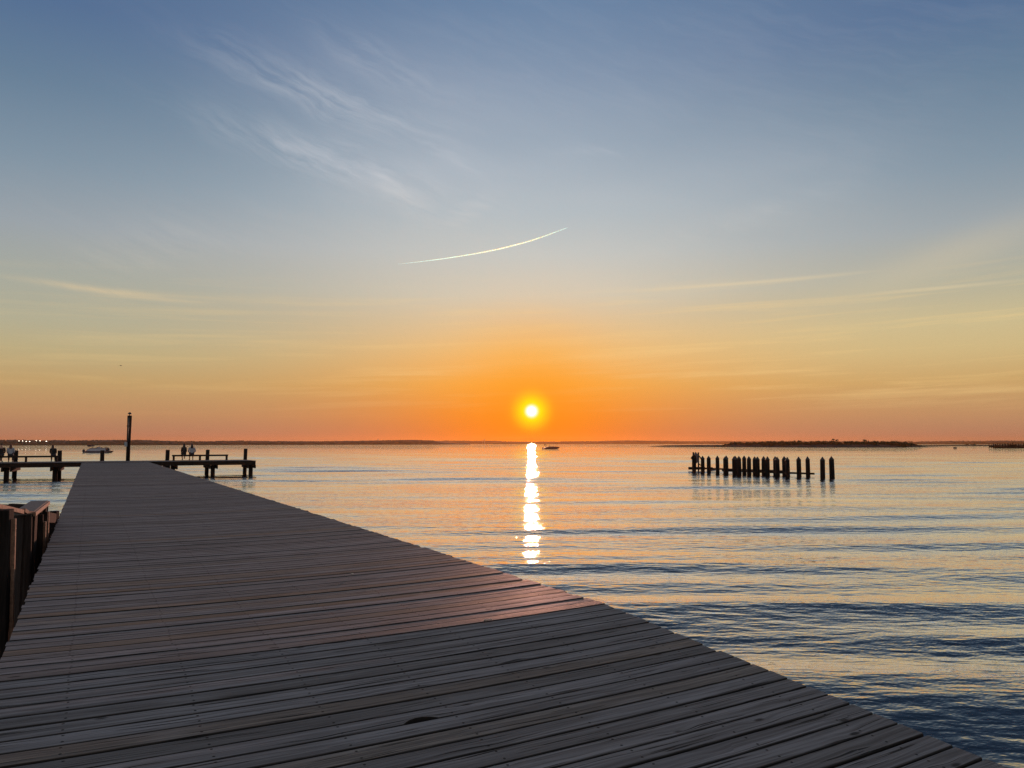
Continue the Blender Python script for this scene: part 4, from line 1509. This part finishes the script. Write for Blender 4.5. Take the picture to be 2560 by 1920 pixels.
def shore(name, prof, mat, depth, jag, seed, base_z=-0.5, prefix_label=None):
    """terrain ridge: list of (photo column, distance, top row); tree tops roughen the ridge"""
    rr = random.Random(seed)
    bm = bmesh.new()
    rows = []
    for (x0, d0, t0), (x1, d1, t1) in zip(prof, prof[1:]):
        n = max(2, int(abs(x1 - x0) / 2.0))
        for i in range(n):
            f = i / n
            rows.append((x0 + (x1 - x0) * f, d0 + (d1 - d0) * f, t0 + (t1 - t0) * f))
    rows.append(prof[-1])
    vr = []
    wob = 0.0
    for (x, d, t) in rows:
        wob = wob * 0.75 + rr.gauss(0, 1) * jag * 0.5
        k = d / F
        p = at_range(x, HY, d)
        dv = Vector((p.x, p.y, 0)).normalized()
        top = EYE + (HY - t - wob) * k
        col = []
        for fd, fz in ((0, 'b'), (0.02, 0.28), (0.18, 0.55), (0.5, 0.80), (1.0, 1.0), (1.8, 0.7), (2.6, 'b')):
            z = base_z if fz == 'b' else max(0.2, top * fz + rr.uniform(-0.3, 0.3) * k * jag)
            q = p + dv * depth * fd
            zz = z if fz == 'b' else z * (1 + depth * fd / d)
            col.append(bm.verts.new((q.x, q.y, zz)))
        vr.append(col)
    for a, b in zip(vr, vr[1:]):
        for k in range(6):
            bm.faces.new((a[k], b[k], b[k + 1], a[k + 1])).smooth = True
    bmesh.ops.recalc_face_normals(bm, faces=bm.faces)
    me = bpy.data.meshes.new(name)
    bm.to_mesh(me); bm.free()
    me.materials.append(mat)
    o = bpy.data.objects.new(name, me)
    COL.objects.link(o)
    tag(o, kind='structure')
    return rows


left_prof = [(-420, 880, 1099), (-200, 960, 1099.5), (0, 1050, 1101.0), (60, 1080, 1100.5), (110, 1100, 1102), (135, 1120, 1101), (185, 1150, 1102.2), (235, 1170, 1101.0), (350, 1230, 1100.5), (400, 1260, 1102),
             (430, 1280, 1103.6), (520, 1350, 1103.8), (560, 1380, 1102.8), (600, 1420, 1102.3), (680, 1500, 1103.2), (760, 1590, 1103.6), (840, 1680, 1103.2), (920, 1780, 1102), (970, 1850, 1101), (1035, 1960, 1100.0), (1080, 2050, 1101.3),
             (1100, 2150, 1104.2), (1120, 2300, 1106.6), (1150, 2450, 1108.2), (1175, 2500, 1108.9)]
rows_l = shore('near_hills', left_prof, M['shore'], 60, 0.35, 3)
back_prof = [(850, 4300, 1104), (1000, 4400, 1102.5), (1150, 4500, 1101.8), (1240, 4500, 1102.6), (1300, 4500, 1104.5), (1370, 4600, 1104.5), (1420, 4600, 1103.6), (1500, 4600, 1103.0), (1560, 4500, 1101.2), (1640, 4500, 1102.2), (1720, 4400, 1103),
             (1800, 4200, 1103.2), (1950, 4000, 1103.5), (2150, 3600, 1103.8), (2300, 3300, 1104.2), (2400, 3200, 1103.0), (2500, 3100, 1102.4), (2600, 3000, 1102), (2800, 2900, 1101.5), (3100, 2800, 1101)]
rows_b = shore('far_hills', back_prof, M['shore'], 160, 0.4, 8)
spit_prof = [(2250, 900, 1112.6), (2330, 880, 1112.2), (2400, 860, 1112.0), (2520, 850, 1112.0), (2640, 840, 1111.8), (2900, 800, 1111.5)]
rows_s = shore('marsh_spit', spit_prof, M['marsh'], 8, 0.08, 12)


def tree_cover(name, rows, lo, hi, step, rad, depth, seed, top_add, lab):
    mb = MB()
    rr = random.Random(seed)
    for i in range(0, len(rows)):
        x, d, t = rows[i]
        if x < lo or x > hi: continue
        for j in range(step):
            xx = x + rr.uniform(-1, 1)
            k = d / F
            dep = rr.choice((0.15, 0.45, 0.9, 1.0)) * depth
            p = at_range(xx, HY, d)
            dv = Vector((p.x, p.y, 0)).normalized()
            top = EYE + (HY - t) * k
            fz = {0.15: 0.52, 0.45: 0.78, 0.9: 0.97, 1.0: 1.0}[round(dep / depth, 2)]
            q = p + dv * dep
            r_ = rad * rr.uniform(0.6, 1.25)
            mb.blob((q.x, q.y, max(0.5, top * fz) - r_ * 0.35 + rr.uniform(0, top_add)), (r_ * 1.15, r_ * 1.15, r_), 1, 0.22, rr.randrange(10 ** 6))
    o = mb.build(name, M['wood_far'])
    tag(o, kind='stuff')
    o['label'] = lab
    o['category'] = 'woodland'


tree_cover('woodland', rows_l, -300, 1090, 2, 1.3, 60, 31, 0.4, 'wooded skyline of the nearer left shore')
tree_cover('woodland', rows_b, 860, 2700, 1, 3.2, 160, 37, 0.8, 'hazy wooded skyline of the far shore')

# small scrub on the spit, far right
for (x, w_, top, lab) in ((2417, 6, 1110.2, 'left of two small dark bushes on the low spit'), (2434, 8, 1109.2, 'right, broader of two small dark bushes on the low spit')):
    base = at_range(x, HY, 863)
    k = 863 / F
    root = empty('bush', (base.x, base.y, 0.3))
    tag(root, lab, 'bush')
    hh = (1112.6 - top) * k + 0.5
    cm = MB()
    crown_mesh(cm, (0, 0, hh * 0.5), (w_ * k, 2.0, hh * 0.55), 160, 0.36, int(x), 6)
    cm.build('crown', M['leaf'], root)
    MB().tube([(0, 0, -0.4), (0.1, 0, hh * 0.6)], [0.14, 0.05], 6).build('trunk', M['bark'], root)

# lit lamps on the hillside at far left
for i, (x, y, lab) in enumerate(((47.5, 1102.2, 'leftmost bright lamp on the hillside'), (56.5, 1102.2, 'second bright lamp from the left on the hillside'), (65.5, 1103.4, 'third bright lamp on the hillside, slightly lower'),
                                 (74, 1103.6, 'fourth bright lamp on the hillside, slightly lower'), (90.5, 1101.8, 'fifth bright lamp on the hillside'), (100, 1102.0, 'sixth and brightest looking lamp on the hillside'), (116, 1103.2, 'rightmost bright lamp on the hillside, widest'))):
    p = at_range(x, y, 1020)
    ground = p.z - 2.6
    root = empty('hillside_lamp', (p.x, p.y, ground))
    tag(root, lab, 'lamp', 'bright lamps on the left hillside')
    MB().tube([(0, 0, -2.5), (0, 0, 2.3)], 0.10, 6).build('pole', M['darkmetal'], root)
    w_ = 1.25 if i == 6 else (0.95 if i in (2, 3, 5) else 0.75)
    MB().box((0, 0, 2.6), (w_, 0.5, 0.55)).build('lamp_head', M['lit'], root, 0.08)

# water tower, town towers
p = at_range(945, 1101.5, 1870)
k = p.y / F
root = empty('water_tower', (p.x, p.y, p.z - 3))
tag(root, 'tiny water tower above the wooded shore, left of the sun', 'water tower')
MB().lathe((0, 0, 4.6), [(0.3, 0), (1.2, 0.5), (1.5, 1.2), (1.2, 1.9), (0.3, 2.3)], 12).build('tank', M['concrete'], root)
MB().tube([(0, 0, -3), (0, 0, 4.8)], [0.5, 0.35], 8).build('column', M['concrete'], root)
for (x, top, wd, lab) in ((1207, 1099.5, 5, 'left, thinner of two hazy towers on the far shore'), (1211.5, 1097.6, 8, 'right, taller of two hazy towers on the far shore')):
    p = at_range(x, 1106, 4460)
    k = 4460 / F
    hh = (1106 - top) * k
    root = empty('tower', (p.x, p.y, p.z))
    tag(root, lab, 'tower')
    MB().tube([(0, 0, -12), (0, 0, hh * 0.8), (0, 0, hh)], [wd * 0.30, wd * 0.22, wd * 0.10], 8).build('shaft', M['concrete'], root)
    MB().lathe((0, 0, hh * 0.78), [(wd * 0.24, 0), (wd * 0.34, 0.8), (wd * 0.34, 2.0), (wd * 0.2, 2.6)], 10).build('gallery', M['concrete'], root)

# a bird
bp_ = at_range(302, 914, 90)
o = MB().blob((0, 0, 0), (0.05, 0.14, 0.045), 2, 0.0).quadbox([Vector(v) for v in ((-0.20, -0.03, 0.05), (0.0, -0.05, 0.0), (0.0, 0.04, 0.0), (-0.18, 0.03, 0.05), (-0.20, -0.03, 0.06), (0.0, -0.05, 0.02), (0.0, 0.04, 0.02), (-0.18, 0.03, 0.06))]
        ).quadbox([Vector(v) for v in ((0.0, -0.05, 0.0), (0.20, -0.03, 0.05), (0.18, 0.03, 0.05), (0.0, 0.04, 0.0), (0.0, -0.05, 0.02), (0.20, -0.03, 0.06), (0.18, 0.03, 0.06), (0.0, 0.04, 0.02))]).build('bird', M['bird'], None, 0, bp_)
tag(o, 'tiny dark bird flying alone in the sky above the lamp post', 'bird')

# litter on the deck
for (x, y, lab, kind) in ((1221, 1552.5, 'small pale curled scrap lying on the deck near its right side', 0), (880.5, 1436.5, 'tiny pale speck of litter on the middle of the deck', 1)):
    p = on_plane(x, y, DECK - 0.012)
    if kind == 0:
        pts = [(0.030 * math.cos(a), 0.018 * math.sin(a), 0.006 + 0.006 * math.sin(a * 2)) for a in [R(d_) for d_ in range(20, 260, 20)]]
        o = MB().tube(pts, 0.0045, 6).build('litter', M['scrap'], None, 0, p)
    else:
        o = MB().blob((0, 0, 0.008), (0.014, 0.010, 0.008), 2, 0.15, 3).build('litter', M['scrap'], None, 0, p)
    tag(o, lab, 'litter')

# ------------------------------------------------------------------ contrail
def contrail():
    D = 9000.0
    P = [(995, 660), (1060, 653), (1130, 643.5), (1200, 632), (1270, 617), (1340, 597.5), (1420, 568.5)]
    wpx = [0.8, 1.6, 2.3, 2.8, 3.2, 3.0, 1.2]
    pts = [at_range(x, y, D) for x, y in P]
    # smooth
    fine, rad = [], []
    for i in range(len(pts) - 1):
        p0, p1, p2, p3 = pts[max(i - 1, 0)], pts[i], pts[i + 1], pts[min(i + 2, len(pts) - 1)]
        for j in range(6):
            t = j / 6
            q = 0.5 * ((2 * p1) + (-p0 + p2) * t + (2 * p0 - 5 * p1 + 4 * p2 - p3) * t * t + (-p0 + 3 * p1 - 3 * p2 + p3) * t ** 3)
            fine.append(q)
            rad.append((wpx[i] + (wpx[i + 1] - wpx[i]) * t) * D / F * 0.56)
    fine.append(pts[-1]); rad.append(wpx[-1] * D / F * 0.3)
    o0 = fine[0].copy()
    m = bpy.data.materials.new('ice crystal trail')
    m.use_nodes = True
    t = m.node_tree
    t.nodes.clear()
    v = t.nodes.new('ShaderNodeVolumeScatter')
    v.inputs['Color'].default_value = (0.10, 0.60, 1.0, 1)
    v.inputs['Density'].default_value = 0.22
    v.inputs['Anisotropy'].default_value = 0.84
    out = t.nodes.new('ShaderNodeOutputMaterial')
    t.links.new(v.outputs[0], out.inputs['Volume'])
    o = MB().tube([p - o0 for p in fine], rad, 10).build('contrail', m, None, 0, o0)
    tag(o, 'thin bright white curved contrail across the middle of the sky', 'contrail')


contrail()

# ------------------------------------------------------------------ air
def haze():
    m = bpy.data.materials.new('evening haze')
    m.use_nodes = True
    t = m.node_tree
    t.nodes.clear()
    v = t.nodes.new('ShaderNodeVolumePrincipled')
    v.inputs['Color'].default_value = (0.90, 0.44, 0.12, 1)
    v.inputs['Density'].default_value = 0.00006
    v.inputs['Anisotropy'].default_value = 0.6
    out = t.nodes.new('ShaderNodeOutputMaterial')
    t.links.new(v.outputs[0], out.inputs['Volume'])
    X, Y0, Y1, Z0, Z1 = 6300.0, -6300.0, 6300.0, -4.0, 48.0
    o = MB().box((0, (Y0 + Y1) / 2, (Z0 + Z1) / 2), (2 * X, Y1 - Y0, Z1 - Z0)).build('haze', m)
    tag(o, kind='stuff')


haze()

# ------------------------------------------------------------------ render settings
S.render.engine = 'CYCLES'
S.view_settings.view_transform = 'Standard'
S.view_settings.look = 'None'
S.view_settings.exposure = 0.0
S.view_settings.gamma = 1.0
c = S.cycles
c.use_denoising = True
try:
    c.denoiser = 'OPENIMAGEDENOISE'
except Exception:
    pass
c.denoising_input_passes = 'RGB_ALBEDO_NORMAL'
c.denoising_prefilter = 'NONE'
c.max_bounces = 10
c.diffuse_bounces = 3
c.glossy_bounces = 4
c.transmission_bounces = 4
c.volume_bounces = 6
c.sample_clamp_indirect = 6.0
c.sample_clamp_direct = 0.0
c.caustics_reflective = False
c.caustics_refractive = False
